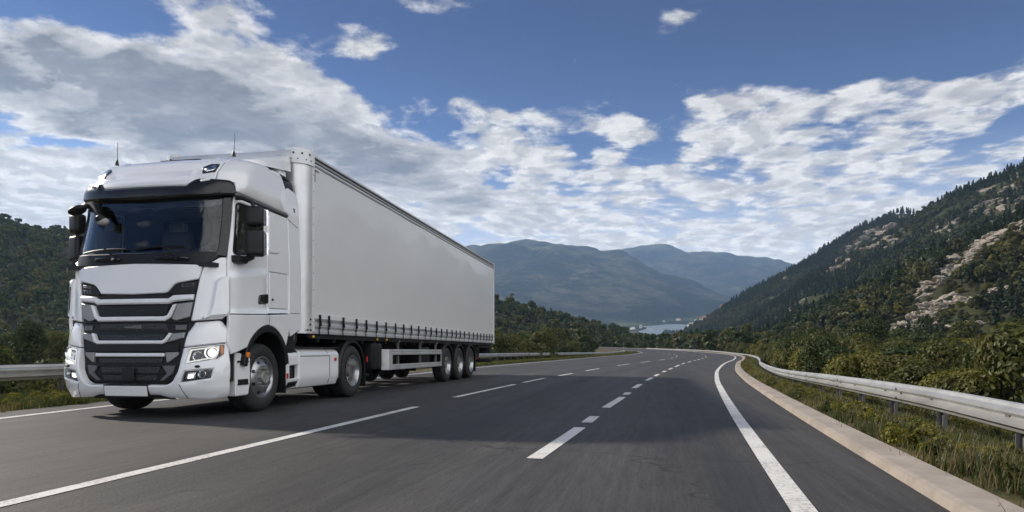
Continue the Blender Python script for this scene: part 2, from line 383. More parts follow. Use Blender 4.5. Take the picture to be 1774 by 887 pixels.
HILLS=[(R1,.60,14),(R2,.52,8),(L1,.30,10),(M1,.37,18),(M2,.38,50),(M3,.35,50),(M4,.3,40)]+[(q_,.52,25) for q_ in SPURS]
FL=[(-400,-1.3),(0,-1.3),(150,-1.2),(220,-.3),(300,.5),(420,1.6),(1000,14),(1500,34),(2500,100),(4000,215),(9000,560),(14000,700)]
LAKE=(335,455,1500,2450,34.,100.)
def terrain(X,Y):
    X=np.asarray(X,float); Y=np.asarray(Y,float)
    D=np.hypot(X,Y)
    f=np.interp(np.where(Y>0,D,0),[a for a,_ in FL],[b for _,b in FL])
    h=f.copy()
    for pts,sl,cr in HILLS:
        best=np.full(X.shape,-1e9)
        for (x0,y0,z0),(x1,y1,z1) in zip(pts,pts[1:]):
            ex,ey=x1-x0,y1-y0; L2=ex*ex+ey*ey
            t=np.clip(((X-x0)*ex+(Y-y0)*ey)/L2,0,1)
            d=np.hypot(X-x0-t*ex,Y-y0-t*ey)
            zz=z0+t*(z1-z0)
            best=np.maximum(best,zz-sl*(np.sqrt(d*d+cr*cr)-cr))
        kk=cr*.6                                    # smooth maximum
        hh=np.clip(.5+.5*(best-h)/kk,0,1); h=h*(1-hh)+best*hh+kk*hh*(1-hh)
    return h
def road_gap(X,Y):                                  # distance outside the road corridor (0 on it)
    out_=[]
    for x,y in zip(np.ravel(X),np.ravel(Y)):
        if y<-30 or y>262: out_.append(99.); continue
        out_.append(max(0.,LE(y)-x,x-(Cx(y)+1.2)))
    return np.array(out_)
def fbm(x,y,s,o=5): return noise.fractal(Vector((x*s,y*s,3.7)),.9,2.1,o)
def ridged(x,y,s): return noise.ridged_multi_fractal(Vector((x*s,y*s,1.3)),.9,2.1,6,1.,2.)
def relief(X,Y,h):
    o=np.zeros(len(X)); D=np.hypot(X,Y)
    for i in range(len(X)):
        d=D[i]
        if Y[i]<40: continue
        f=np.interp(Y[i] if False else d,[0,4000],[0,215])
        up=max(0.,min(1.,(h[i]-f-3)/25.))
        if d>2300:
            a=min(1.,(d-2300)/1500)
            hgt=max(0.,min(1.,(h[i]-200)/350.))
            o[i]=a*((ridged(X[i],Y[i],.0011)-.95)*55*(.25+hgt)+fbm(X[i],Y[i],.004)*22)
        elif d>120:
            o[i]=up*(fbm(X[i],Y[i],.011,6)*8.5+(ridged(X[i],Y[i],.02)-1.)*1.6*(1 if X[i]>60 else .4))*min(1.,d/500+.25)
    return o
azs=list(np.linspace(-66,66,480))+list(np.linspace(66,294,44))[1:-1]
ds=np.concatenate([[3.],np.geomspace(8,8600,330)])
AZ=np.radians(np.array(azs)); X=np.outer(ds,np.sin(AZ)).ravel(); Y=np.outer(ds,np.cos(AZ)).ravel()
H=terrain(X,Y); H=H+relief(X,Y,H)
near=np.hypot(X,Y)<420; g=np.full(len(X),99.); g[near]=road_gap(X[near],Y[near])
rz=np.array([Rz(y) if -30<y<262 else 0 for y in Y])
t=np.clip((g-2)/22,0,1); H=np.where(g<24.,np.minimum(H,(rz-2.0)*(1-t)+np.maximum(H,rz-2.)*t),H)
# lake bed pressed down
lx0,lx1,ly0,ly1,lz0,lz1=LAKE
inl=(X>lx0-60)&(X<lx1*(Y/1500)+40)&(Y>ly0-40)&(Y<ly1+40)
lakez=lz0+(Y-ly0)/(ly1-ly0)*(lz1-lz0)
H=np.where(inl,np.minimum(H,lakez-4),H)
nA=len(azs); fs=[]
for i in range(len(ds)-1):
    for j in range(nA):
        a=i*nA+j; b=i*nA+(j+1)%nA; fs.append((a,b,b+nA,a+nA))
m,k,out=new_mat('land')
geo=k.add('ShaderNodeNewGeometry'); P=geo.outputs['Position']; nz=k.add('ShaderNodeSeparateXYZ',{0:geo.outputs['Normal']}).outputs[2]
px_,py_,pz_=k.add('ShaderNodeSeparateXYZ',{0:P}).outputs
nA1=k.noise(P,.05,6,.65); nB=k.noise(P,.0035,7,.62); nC=k.noise(P,.4,5,.6); nD=k.noise(P,.0012,5,.6)
forest=k.mix(k.ramp(nA1,.35,.65),(.020,.030,.014),(.050,.058,.022))
forest=k.mix(k.ramp(nB,.4,.62,0,.85),forest,(.06,.056,.034))
soil=k.mix(k.ramp(nC,.35,.65),(.035,.036,.018),(.08,.068,.04))
# valley meadows: flat ground far off
vor=k.add('ShaderNodeTexVoronoi',{'Vector':k.vmath('MULTIPLY',P,(.0075,.0035,0.)),'Scale':1.}).outputs['Color']
vr=k.add('ShaderNodeSeparateXYZ',{0:vor})
field=k.mix(vr.outputs[0],(.06,.09,.03),(.17,.17,.075)); field=k.mix(k.ramp(vr.outputs[1],.55,.6),field,(.03,.045,.02))
dist=k.vmath('LENGTH',P) if False else k.add('ShaderNodeVectorMath',{0:P},operation='LENGTH').outputs['Value']
far=k.ramp(dist,2000,3200); fm=k.mix(k.ramp(k.noise(P,.0028,8,.68),.44,.58),(.010,.018,.010),(.105,.10,.06)); fm=k.mix(k.ramp(k.noise(P,.013,5,.65),.42,.6,0,.7),fm,(.012,.02,.012)); forest=k.mix(far,forest,fm)
flat=k.math('MULTIPLY',k.ramp(nz,.945,.985),k.ramp(dist,800,1300))
col=k.mix(k.ramp(dist,60,260),soil,forest)
col=k.mix(k.math('MULTIPLY',flat,k.ramp(nD,.38,.55)),col,field)
# bare limestone: high on the right-hand slope and in streaks of the lower spur
rk=k.math('MULTIPLY',k.ramp(k.noise(k.vmath('MULTIPLY',P,(1.,1.,1.6)),.022,7,.68),.56,.63),k.math('MULTIPLY',k.ramp(px_,60,110),k.ramp(dist,2200,1700)))
rkc=k.mix(k.ramp(k.noise(P,.6,6,.7),.35,.65),(.17,.15,.13),(.44,.38,.32))
col=k.mix(rk,col,rkc)
rk2=k.math('MULTIPLY',k.ramp(k.noise(P,.0045,8,.7),.60,.68),k.ramp(dist,2600,3600)); col=k.mix(k.math('MULTIPLY',rk2,.55),col,(.28,.25,.21))
bs=k.add('ShaderNodeBsdfPrincipled',{'Base Color':col,'Roughness':.95,'Specular IOR Level':.1})
bp=k.add('ShaderNodeBump',{'Height':k.math('ADD',k.math('MULTIPLY',nB,k.ramp(dist,900,2500,0.,120.)),k.math('MULTIPLY',nA1,k.ramp(dist,300,2500,.6,16.))),'Strength':1.,'Distance':1.6}); k.l.new(bp.outputs[0],bs.inputs['Normal'])
k.l.new(bs.outputs[0],out.inputs[0]); M['land']=m
gnd=from_py('ground',np.stack([X,Y,H],1),fs,M['land'],smooth=True,angle=None); tag(gnd,'valley floor, wooded hillsides and far blue mountains','ground',kind='structure')
def ground_z(xs,ys):
    xs=np.asarray(xs,float); ys=np.asarray(ys,float)
    h=terrain(xs,ys); return h+relief(xs,ys,h)
# verges beside the road
RT_=[(-30,.33),(3,.33),(6,.36),(9,.38),(15,.32),(25,.17),(36,.12),(50,.10),(64,.14),(85,.28),(110,.5),(140,.95),(175,1.32),(220,1.9)]
RailR=lambda z:hermite(RT_,z)
RO=KO+KW+1.27                                       # right rail, metres right of the edge line
def verge_right(o,z):
    r=o-(KO+KW); base=Rz(z); rail=RailR(z)-.62
    p=[(0,base+.0),(.35,base-.03),(1.27,min(base-.08,rail)),(2.6,min(base-.35,rail-.15)),(6,base-.85),(12,base-1.5),(18,base-2.6)]
    return lerp(p,r)+.05*noise.noise(Vector((o*1.3,z*.5,0)))*min(1,r*2)
rows=[]
for z in ZS:
    rows.append([(*side(Cx,z,o),verge_right(o,z)) for o in [KO+KW+.005,KO+KW+.2,KO+KW+.5,KO+KW+.9,RO,RO+.7,RO+1.6,RO+3,RO+5,RO+8,RO+12,RO+17]])
bm=bmesh.new(); strip_sheet(bm,rows)
m,k,out=new_mat('verge_soil'); co_=k.add('ShaderNodeTexCoord').outputs['Object']
a=k.noise(co_,1.6,6,.65); b=k.noise(co_,18,4,.65)
col=k.mix(k.ramp(a,.38,.62),(.075,.072,.03),(.16,.125,.07)); col=k.mix(k.ramp(b,.5,.72,0,.7),col,(.04,.04,.018))
bs=k.add('ShaderNodeBsdfPrincipled',{'Base Color':col,'Roughness':.95,'Specular IOR Level':.1}); bp=k.add('ShaderNodeBump',{'Height':b,'Strength':.6,'Distance':.04}); k.l.new(bp.outputs[0],bs.inputs['Normal']); k.l.new(bs.outputs[0],out.inputs[0]); M['soil']=m
tag(from_bm('verge',bm,M['soil']),'weedy earth verge on the right falling away below the guardrail','verge',kind='structure')
LT_=[(-30,.56),(12,.58),(50,.66),(90,.66),(110,.75),(135,1.0),(165,1.3),(200,1.7)]
RailL=lambda z:hermite(LT_,z)
def verge_left(r,z):
    base=Rz(z)
    p=[(0,base-.012),(.6,base-.03),(2.7,base-.08),(4.5,base-.3),(9,base-.9),(16,base-2.6)]
    return lerp(p,r)+.05*noise.noise(Vector((r*1.3,z*.5,9)))*min(1,r*2)
rows=[]
for z in ZS:
    rows.append([(LE(z)-o,z,verge_left(o,z)) for o in [-.02,.25,.6,1.2,2,2.7,3.6,5,7,10,15]])
bm=bmesh.new(); strip_sheet(bm,rows); tag(from_bm('verge',bm,M['soil']),'grassy verge on the left beyond the truck, under the guardrail','verge',kind='structure')
# lake
nl=24; shore=[(344,1500),(385,1490),(440,1510),(452,1640),(470,1750),(520,1830),(560,2000),(625,2240),(640,2400),(610,2450),(560,2420),(500,2300),(430,2200),(420,2050),(380,1900),(340,1780),(322,1640)]
bm=bmesh.new(); vs=[bm.verts.new((x,y,lz0+(y-ly0)/(ly1-ly0)*(lz1-lz0))) for x,y in shore]; bm.faces.new(vs)
m,k,out=new_mat('lake_water'); co_=k.add('ShaderNodeTexCoord').outputs['Object']
bs=k.add('ShaderNodeBsdfPrincipled',{'Base Color':(.20,.25,.28),'Roughness':.3,'IOR':1.33}); bp=k.add('ShaderNodeBump',{'Height':k.noise(co_,.08,4),'Strength':.5,'Distance':1.}); k.l.new(bp.outputs[0],bs.inputs['Normal']); k.l.new(bs.outputs[0],out.inputs[0])
tag(from_bm('lake',bm,m,smooth=False),'pale lake lying in the far valley','lake',kind='structure')

# ------------------------------------------------------------------ guardrails
def w_beam(h):                                      # outline of a W-beam, (out, up), from the top edge down
    p=[(0,0),(.018,-.01),(.03,-.05*h/.31),(.078,-.075*h/.31),(.080,-.105*h/.31),(.03,-.135*h/.31),(.012,-.155*h/.31)]
    q=[(a,-h-b) for a,b in p[::-1]]
    return p+q[1:]
def guardrail(name,pt,top,z0,z1,sgn,h,posts,label):
    root=empty(name,(*pt(z0),top(z0)-.6)); tag(root,label,'guardrail')
    L=Vector(root.location); zz=[]; z=z0
    while z<z1: zz.append(z); z+=.5 if z<30 else 1.5
    pr=w_beam(h); rows=[]
    def frame(z):
        a=Vector(pt(z-.2)); b=Vector(pt(z+.2)); t=(b-a).normalized(); return Vector((t.y,-t.x))
    for z in zz:
        n=frame(z)*sgn; c=Vector(pt(z))
        front=[Vector((c.x+n.x*o,c.y+n.y*o,top(z)+u))-L for o,u in pr]
        backs=[Vector((c.x+n.x*(o-.006),c.y+n.y*(o-.006),top(z)+u))-L for o,u in pr[::-1]]
        rows.append(front+backs+[front[0]])
    bm=bmesh.new(); strip_sheet(bm,rows); beam=from_bm('beam',bm,M['zinc'],root,angle=30)
    # lap joints with bolt heads, every four metres
    bm=bmesh.new(); z=z0+2
    while z<min(z1,60):
        n=frame(z)*sgn; c=Vector(pt(z))
        for u in (-.085*h/.31,-h+.085*h/.31,-h/2):
            o=.085 if u!=-h/2 else .02
            p=Vector((c.x+n.x*o,c.y+n.y*o,top(z)+u))-L
            tube(bm,[p,p+Vector((n.x,n.y,0))*.012],.017,6)
        z+=4
    from_bm('bolt',bm,M['zincdark'],root)['kind']='stuff'
    for z in posts:
        n=frame(z)*sgn; c=Vector(pt(z)); bm=bmesh.new()
        rot=Matrix.Rotation(math.atan2(n.y,n.x),3,'Z')
        zt=top(z)-.03; zb=top(z)-.95
        bx(bm,Vector((c.x-n.x*.10,c.y-n.y*.10,(zt+zb)/2))-L,(.012,.11,zt-zb),0,rot)
        bx(bm,Vector((c.x-n.x*.07,c.y-n.y*.07,(zt+zb)/2))-L,(.055,.010,zt-zb),0,rot)
        bx(bm,Vector((c.x-n.x*.13,c.y-n.y*.13,(zt+zb)/2))-L,(.05,.010,zt-zb),0,rot)
        bx(bm,Vector((c.x-n.x*.02,c.y-n.y*.02,top(z)-h/2))-L,(.09,.09,.16),0,rot)
        from_bm('post',bm,M['zincdark'],root,smooth=False)
pts=[2.0*i-3.2 for i in range(39)]+[78+4*i for i in range(34)]
guardrail('guardrail',lambda z:side(Cx,z,RO),RailR,-12,212,-1,.275,pts,'silver guardrail rising out of the weeds along the right edge of the road')
pts=[2.0*i+1.5 for i in range(66)]
guardrail('guardrail',lambda z:(LE(z)-2.75,z),RailL,-6,150,1,.30,pts,'silver guardrail behind the truck along the left edge of the road')
# ------------------------------------------------------------------ tractor unit: body surface
HW,DD,YF,NN=1.15,.52,-.28,2.9
def _plan():
    p=[]
    for i in range(401):
        t=math.pi/2*i/400
        p.append((HW*math.sin(t)**(2/NN) if t>0 else 0., YF+DD-DD*max(0,math.cos(t))**(2/NN)))
    L=[0]
    for a,b in zip(p,p[1:]): L.append(L[-1]+math.hypot(b[0]-a[0],b[1]-a[1]))
    return p,L
PP,PL=_plan(); SQ=PL[-1]; PXs=np.array([a for a,_ in PP]); PYs=np.array([b for _,b in PP]); PLs=np.array(PL)
def plan(s):
    a=abs(s)
    if a>=SQ: x,y=HW,YF+DD+a-SQ
    else: x,y=float(np.interp(a,PLs,PXs)),float(np.interp(a,PLs,PYs))
    return (x if s>=0 else -x),y
def ease(t,x):
    if x<=t[0][0]: return t[0][1]
    for (a,b),(c,d) in zip(t,t[1:]):
        if x<=c:
            u=(x-a)/(c-a); u=u*u*(3-2*u)*.5+u*.5
            return b+(d-b)*u
    return t[-1][1]
WT=[(0,1.0),(1.9,1.0),(2.9,.968),(3.2,.955),(3.38,.93),(3.46,.89)]
LT=[(.2,.0),(.5,-.04),(.95,-.03),(1.1,.0),(1.9,.05),(2.7,.2),(2.95,.24),(3.15,.35),(3.30,.48),(3.40,.64),(3.46,.86)]
def cab(s,z):
    """point of the cab skin: s metres round the body from the middle of the front, z metres up"""
    x,y=plan(s); q=max(0.,min(1.,1-(y-(YF+DD)))); q=q*q*(3-2*q)
    return Vector((x*ease(WT,z),y+ease(LT,z)*q,z))
def cabn(s,z,o):
    p=cab(s,z); h=.012
    n=(cab(s+h,z)-cab(s-h,z)).cross(cab(s,z+h)-cab(s,z-h)).normalized()
    return p+n*o
def plane_x(x0):                                     # flat side panel: a runs back, b runs up
    sg=1 if x0>0 else -1
    return lambda a,b,o: Vector((x0+sg*o,a,b))
def rnd(poly,r,n=4):
    """round the corners of a polygon"""
    o=[]; m=len(poly); rr=r if isinstance(r,(list,tuple)) else [r]*m
    for i in range(m):
        p=Vector(poly[i]).to_2d(); a=Vector(poly[i-1]).to_2d()-p; b=Vector(poly[(i+1)%m]).to_2d()-p
        q=min(rr[i],a.length*.45,b.length*.45)
        if q<1e-4: o.append((p.x,p.y)); continue
        u,v=p+a.normalized()*q,p+b.normalized()*q
        for k_ in range(n+1):
            t=k_/n; c=u*(1-t)**2+p*2*t*(1-t)+v*t*t; o.append((c.x,c.y))
    return o
def dens(poly,res):
    o=[]; m=len(poly)
    for i in range(m):
        a,b=poly[i],poly[(i+1)%m]; L=math.hypot(b[0]-a[0],b[1]-a[1]); k_=max(1,int(math.ceil(L/res)))
        for j in range(k_): o.append((a[0]+(b[0]-a[0])*j/k_,a[1]+(b[1]-a[1])*j/k_))
    return o
def area(p): return .5*sum(p[i-1][0]*p[i][1]-p[i][0]*p[i-1][1] for i in range(len(p)))
def inset(p,d):
    m=len(p); o=[]
    for i in range(m):
        a,b,c=Vector(p[i-1]),Vector(p[i]),Vector(p[(i+1)%m])
        u=(b-a).normalized(); v=(c-b).normalized(); n1=Vector((-u.y,u.x)); n2=Vector((-v.y,v.x)); n=n1+n2
        if n.length<1e-4: n=n1
        n.normalize(); q=d/max(.45,n.dot(n1)); o.append((b.x+n.x*q,b.y+n.y*q))
    return o
def inside(poly,x,y):
    c=False; m=len(poly)
    for i in range(m):
        x0,y0=poly[i-1]; x1,y1=poly[i]
        if (y0>y)!=(y1>y) and x<(x1-x0)*(y-y0)/(y1-y0)+x0: c=not c
    return c
def edist(poly,x,y):
    b=1e9
    for i in range(len(poly)):
        x0,y0=poly[i-1]; x1,y1=poly[i]; ex,ey=x1-x0,y1-y0; t=max(0,min(1,((x-x0)*ex+(y-y0)*ey)/(ex*ex+ey*ey+1e-12)))
        b=min(b,math.hypot(x-x0-t*ex,y-y0-t*ey))
    return b
def patch(bm,poly,surf=cabn,off=0.,th=.02,bev=.006,holes=(),res=.07,bump=None,mir=1):
    """a panel with thickness and softened edges laid on a curved skin; holes cut through; mir=-1 builds the mirror image"""
    loops=[]
    for p,hole in [(poly,False)]+[(h,True) for h in holes]:
        p=dens(p,res)
        if (area(p)<0)!=hole: p=p[::-1]
        loops.append((p,inset(p,bev) if bev else None))
    P=[];E=[];kind=[]
    def addloop(l,kd):
        s=len(P); P.extend(l); kind.extend([kd]*len(l)); E.extend([(s+i,s+(i+1)%len(l)) for i in range(len(l))]); return s
    starts=[]
    for p,q in loops:
        starts.append((addloop(p,0),len(p)))
        if q: addloop(q,1)
    xs=[p[0] for p in loops[0][0]]; ys=[p[1] for p in loops[0][0]]
    nx=int((max(xs)-min(xs))/res)+1; ny=int((max(ys)-min(ys))/res)+1
    for i in range(nx+1):
        for j in range(ny+1):
            x=min(xs)+(max(xs)-min(xs))*(i+.5*(j%2))/max(1,nx); y=min(ys)+(max(ys)-min(ys))*j/max(1,ny)
            if inside(loops[0][0],x,y) and not any(inside(l,x,y) for l,_ in loops[1:]) and all(edist(l,x,y)>bev+res*.35 for l,_ in loops):
                P.append((x,y)); kind.append(1)
    V,_,T,vo,_,_=delaunay_2d_cdt([Vector(p) for p in P],E,[],2 if False else 0,1e-6)
    kd=[max([kind[i] for i in o],default=1) if o else 1 for o in vo]
    om={}
    for i,o in enumerate(vo):
        for j in o: om[j]=i
    outer=loops[0][0]; hl=[l for l,_ in loops[1:]]
    bv=[]
    for (x,y),q in zip(V,kd):
        o=off-(0 if q else bev*.8)
        if bump: o+=bump(x,y)
        bv.append(bm.verts.new(_m(surf(x,y,o),mir)))
    for t in T:
        cx_=sum(V[i][0] for i in t)/len(t); cy_=sum(V[i][1] for i in t)/len(t)
        if inside(outer,cx_,cy_) and not any(inside(h,cx_,cy_) for h in hl):
            try: bm.faces.new([bv[i] for i in (t if mir>0 else t[::-1])])
            except ValueError: pass
    if th:
        for s,n in starts:
            low=[]
            for i in range(n):
                x,y=P[s+i]; o=off-th+(bump(x,y) if bump else 0); low.append(bm.verts.new(_m(surf(x,y,o),mir)))
            for i in range(n):
                a,b=bv[om[s+i]],bv[om[s+(i+1)%n]]
                if a is b: continue
                f=(a,low[i],low[(i+1)%n],b)
                try: bm.faces.new(f if mir>0 else f[::-1])
                except ValueError: pass
def _m(v,mir): return v if mir>0 else Vector((-v.x,v.y,v.z))
def panel(name,polys,mat,parent,mir=1,angle=35,**kw):
    bm=bmesh.new()
    for p in polys: patch(bm,p,mir=mir,**kw)
    me=bpy.data.meshes.new(name); bm.to_mesh(me); bm.free()
    for q in me.polygons: q.use_smooth=True
    me.set_sharp_from_angle(angle=R(angle)); return mesh_obj(name,me,mat,parent)
def sym(p):                                          # closed symmetric outline from its right half (top middle to bottom middle)
    return p+[(-a,b) for a,b in p[::-1] if abs(a)>1e-6]
def sm(e0,e1,x):
    t=max(0.,min(1.,(x-e0)/(e1-e0))); return t*t*(3-2*t)
RZ=-R(10.73)
TR=empty('semi_truck',(-4.720,8.564,0),RZ); tag(TR,'white high-roofed tractor unit with lit headlights and black grille, pulling the trailer','truck')
# under-skin (dark), with openings for the windscreen and side windows and the wheel arches
WSH=rnd(sym([(0,2.80),(.9,2.815),(1.075,2.80),(1.07,2.16),(1.02,2.075),(.5,2.055),(0,2.05)]),.05)
SWIN=rnd([(1.245,2.075),(1.99,2.15),(1.955,2.80),(1.225,2.79)],.05)
AC,ARX,ARZ=2.045,.56,1.20                            # wheel arch: centre, half width, crown height
def arch(rx,top,zb=.40,n=18,rev=False):
    p=[(AC+rx*math.cos(math.pi*i/n),zb+(top-zb)*math.sin(math.pi*i/n)**.85) for i in range(n+1)]
    return p if rev else p[::-1]
shell=[(-2.985,3.46),(-2.985,1.0)]+[(-a,b) for a,b in arch(ARX-.03,ARZ-.02,.45,rev=True)]+[(-1.3,.45),(-1.0,.30),(1.0,.30),(1.3,.45)]+arch(ARX-.03,ARZ-.02,.45)+[(2.985,1.0),(2.985,3.46)]
panel('cab_shell',[shell],M['black'],TR,off=-.035,th=.01,bev=0,holes=[WSH,SWIN,[(-a,b) for a,b in SWIN][::-1]],res=.09)
# front panels ----------------------------------------------------------
panel('bonnet_panel',[rnd(sym([(0,1.935),(.908,1.915),(.862,1.738),(.600,1.685),(.555,1.66),(.475,1.565),(0,1.552)]),[0,.03,.02,.04,.04,.05,0,0,.05,.04,.04,.02,.03][:13])],M['white'],TR,off=.012,th=.05,bev=.012,bump=lambda s,z:.012*sm(1.56,1.75,z)*sm(.95,.5,abs(s)))
grl=panel('grille',[sym([(0,1.56),(.475,1.56),(.56,1.665),(.863,1.73),(.80,1.214),(.755,.93),(.715,.66),(.64,.50),(.545,.452),(0,.44)])],M['black'],TR,off=-.018,th=.03,bev=.01)
# honeycomb inserts
m,k,out=new_mat('grille_mesh'); co_=k.add('ShaderNodeTexCoord').outputs['Object']
vv=k.add('ShaderNodeTexVoronoi',{'Vector':co_,'Scale':34.},feature='DISTANCE_TO_EDGE').outputs['Distance']
bs=k.add('ShaderNodeBsdfPrincipled',{'Base Color':k.mix(k.ramp(vv,.10,.16),(.035,.036,.038),(.003,.003,.003)),'Roughness':.45}); k.l.new(bs.outputs[0],out.inputs[0]); M['mesh']=m
for a in ([(.46,1.19),(.50,1.09)],[(.46,1.05),(.44,.965)],[(.46,.755),(.44,.69)],[(.44,.655),(.40,.565)],[(.40,.545),(.37,.475)]):
    panel('mesh_insert',[sym([(0,a[0][1]),a[0],a[1],(0,a[1][1])])],M['mesh'],grl,off=-.008,th=.012,bev=.004)
for za,zb,xa,xb in ((1.21,1.192,.76,.76),(.925,.835,.66,.66),(.66,.648,.5,.5),(.555,.545,.46,.46)):
    panel('grille_slat',[sym([(0,za),(xa,za+.01),(xb,zb),(0,zb)])],M['black'],grl,off=.012,th=.04,bev=.004)
panel('badge_plate',[rnd(sym([(0,1.407),(.515,1.412),(.475,1.283),(0,1.272)]),.012)],M['black'],grl,off=.012,th=.03,bev=.008)
for sg in (-1,1):
    bm=bmesh.new(); patch(bm,[(.60,1.165),(.74,1.165),(.73,1.10),(.60,1.10)],off=.004,th=.02,bev=.006,mir=sg); from_bm('intake_cover',bm,M['trimgrey'],grl)
bm=bmesh.new(); patch(bm,[(.02,1.165),(.14,1.165),(.14,1.115),(-.10,1.125),(-.10,1.15),(.02,1.15)],off=.006,th=.02,bev=.004); from_bm('camera_housing',bm,M['trimgrey'],grl)
bm=bmesh.new(); patch(bm,rnd([(-.085,.622),(.085,.622),(.085,.47),(-.085,.47)],.01),off=.03,th=.05,bev=.006); from_bm('radar_cover',bm,M['black'],grl)
# bright bars: top bar, then three U-shaped bars, each on its grey carriers
panel('chrome_bar',[sym([(0,1.492),(.50,1.492),(.565,1.532),(.815,1.545),(.806,1.475),(.565,1.452),(.51,1.425),(0,1.425)])],M['chrome'],grl,off=.03,th=.05,bev=.018)
panel('chrome_bar',[sym([(0,1.268),(.455,1.268),(.50,1.285),(.565,1.412),(.615,1.425),(.545,1.255),(.475,1.212),(0,1.212)])],M['chrome'],grl,off=.034,th=.05,bev=.014)
panel('chrome_bar',[sym([(0,.966),(.455,.966),(.485,.985),(.535,1.06),(.575,1.055),(.52,.955),(.47,.927),(0,.927)])],M['chrome'],grl,off=.032,th=.05,bev=.012)
panel('chrome_bar',[rnd(sym([(0,.812),(.485,.812),(.49,.768),(0,.768)]),.012)],M['chrome'],grl,off=.03,th=.05,bev=.012)
for sg in (1,-1):
    panel('side_plate',[[(.622,1.425),(.806,1.45),(.775,1.262),(.62,1.215),(.555,1.235)]],M['plategrey'],grl,mir=sg,off=.02,th=.04,bev=.008)
    panel('side_plate',[[(.582,1.055),(.728,1.068),(.722,1.0),(.53,.945)]],M['plategrey'],grl,mir=sg,off=.018,th=.04,bev=.008)
    panel('side_plate',[[(.50,.822),(.668,.825),(.665,.785),(.545,.70),(.52,.70)]],M['plategrey'],grl,mir=sg,off=.016,th=.04,bev=.008)
    panel('side_plate',[[(.455,.66),(.63,.66),(.60,.56),(.48,.475),(.43,.475),(.52,.56)]],M['trimgrey'],grl,mir=sg,off=.012,th=.03,bev=.008)
    # model-badge wing: dark corner wedge with worn raised relief
    w_=panel('badge_wing',[[(.492,1.575),(.585,1.672),(.862,1.72),(.82,1.552),(.51,1.545)]],M['black'],grl,mir=sg,off=.004,th=.03,bev=.006)
    bm=bmesh.new()
    patch(bm,rnd([(.66,1.675),(.81,1.69),(.80,1.648),(.655,1.635)],.01),off=.009,th=.01,bev=.003,mir=sg,holes=[rnd([(.672,1.667),(.797,1.68),(.79,1.655),(.668,1.645)],.006)])
    if sg<0:
        for i in range(6): patch(bm,[(.675+.02*i,1.664),(.687+.02*i,1.665),(.684+.02*i,1.652),(.672+.02*i,1.651)],off=.010,th=.01,bev=.002,mir=sg)
        for i in range(3): patch(bm,[(.64+.055*i,1.615),(.685+.055*i,1.62),(.665+.055*i,1.60),(.685+.055*i,1.585),(.635+.055*i,1.58),(.655+.055*i,1.60)],off=.010,th=.01,bev=.002,mir=sg)
    from_bm('badge_relief',bm,M['trimgrey'],w_)
# corner wings with the air deflectors
for sg in (1,-1):
    d=panel('corner_panel',[rnd([(.915,1.905),(1.0,1.955),(1.09,2.02),(1.172,2.03),(1.182,1.80),(1.214,1.322),(1.16,1.245),(.79,1.212),(.868,1.735)],.02)],M['white'],TR,mir=sg,off=.012,th=.05,bev=.012,res=.05)
    panel('air_deflector',[rnd([(1.045,1.715),(1.10,1.775),(1.20,1.80),(1.222,1.33),(1.185,1.275),(.90,1.238),(.985,1.30),(1.012,1.39)],.03)],M['white'],d,mir=sg,off=.058,th=.06,bev=.03,res=.05,bump=lambda s,z:.02*sm(1.02,1.2,s))
    if sg<0: panel('slot',[[(1.06,1.68),(1.09,1.69),(1.06,1.36),(1.03,1.33)]],M['black'],d,mir=sg,off=.066,th=.01,bev=.002)
# lower corner cheeks and the bumper
def bumpshape(s,z):
    a=abs(s)
    return .045*sm(.95,.62,z)*1.0-.05*sm(.40,.22,z)-.012*sm(.52,.44,z)*sm(.6,.9,a)
for sg in (1,-1):
    panel('cheek_panel',[rnd([(.838,1.195),(1.13,1.222),(1.165,1.205),(1.222,1.135),(1.243,.945),(.735,.885),(.772,1.07)],.02)],M['white'],TR,mir=sg,off=.03,th=.07,bev=.015,res=.05,bump=lambda s,z:-.04*sm(1.08,1.2,z))
HLW=[(.770,.682),(.806,.868),(1.186,.918),(1.18,.80),(1.10,.742)]
FGW=[(.722,.462),(.765,.588),(1.062,.618),(1.042,.505)]
bump_poly=rnd(sym([(0,.425),(.545,.425),(.63,.47),(.70,.60),(.735,.875),(1.243,.935),(1.245,.60),(1.238,.262),(1.02,.235),(.56,.262),(.42,.300),(0,.300)]),[0,.05,.1,.1,.02,.02,0,.03,.02,.02,.02,0]+[0,.02,.02,.02,.03,0,.02,.02,.1,.1,.05][:11])
bmpr=panel('bumper',[bump_poly],M['white'],TR,off=.03,th=.09,bev=.016,res=.045,bump=bumpshape,holes=[h for q in (HLW,FGW) for h in (q,[(-a,b) for a,b in q][::-1])])
panel('lower_lip',[sym([(0,.30),(.42,.30),(.56,.262),(.60,.235),(.40,.24),(0,.245)])],M['black'],bmpr,off=-.01,th=.03,bev=.008)
for sg in (1,-1):                                    # seam between the middle and the corners of the bumper
    panel('seam',[[(.700,.44),(.706,.44),(.776,.25),(.769,.25)]],M['black'],bmpr,mir=sg,off=.034,th=.003,bev=0,bump=bumpshape)
    bm=bmesh.new(); c=cabn(sg*.907,.648,.078); bmesh.ops.create_uvsphere(bm,u_segments=12,v_segments=8,radius=.024,matrix=Matrix.Translation(c)@Matrix.Diagonal((1.5,1,.7,1))); from_bm('washer_nozzle',bm,M['black'],bmpr)
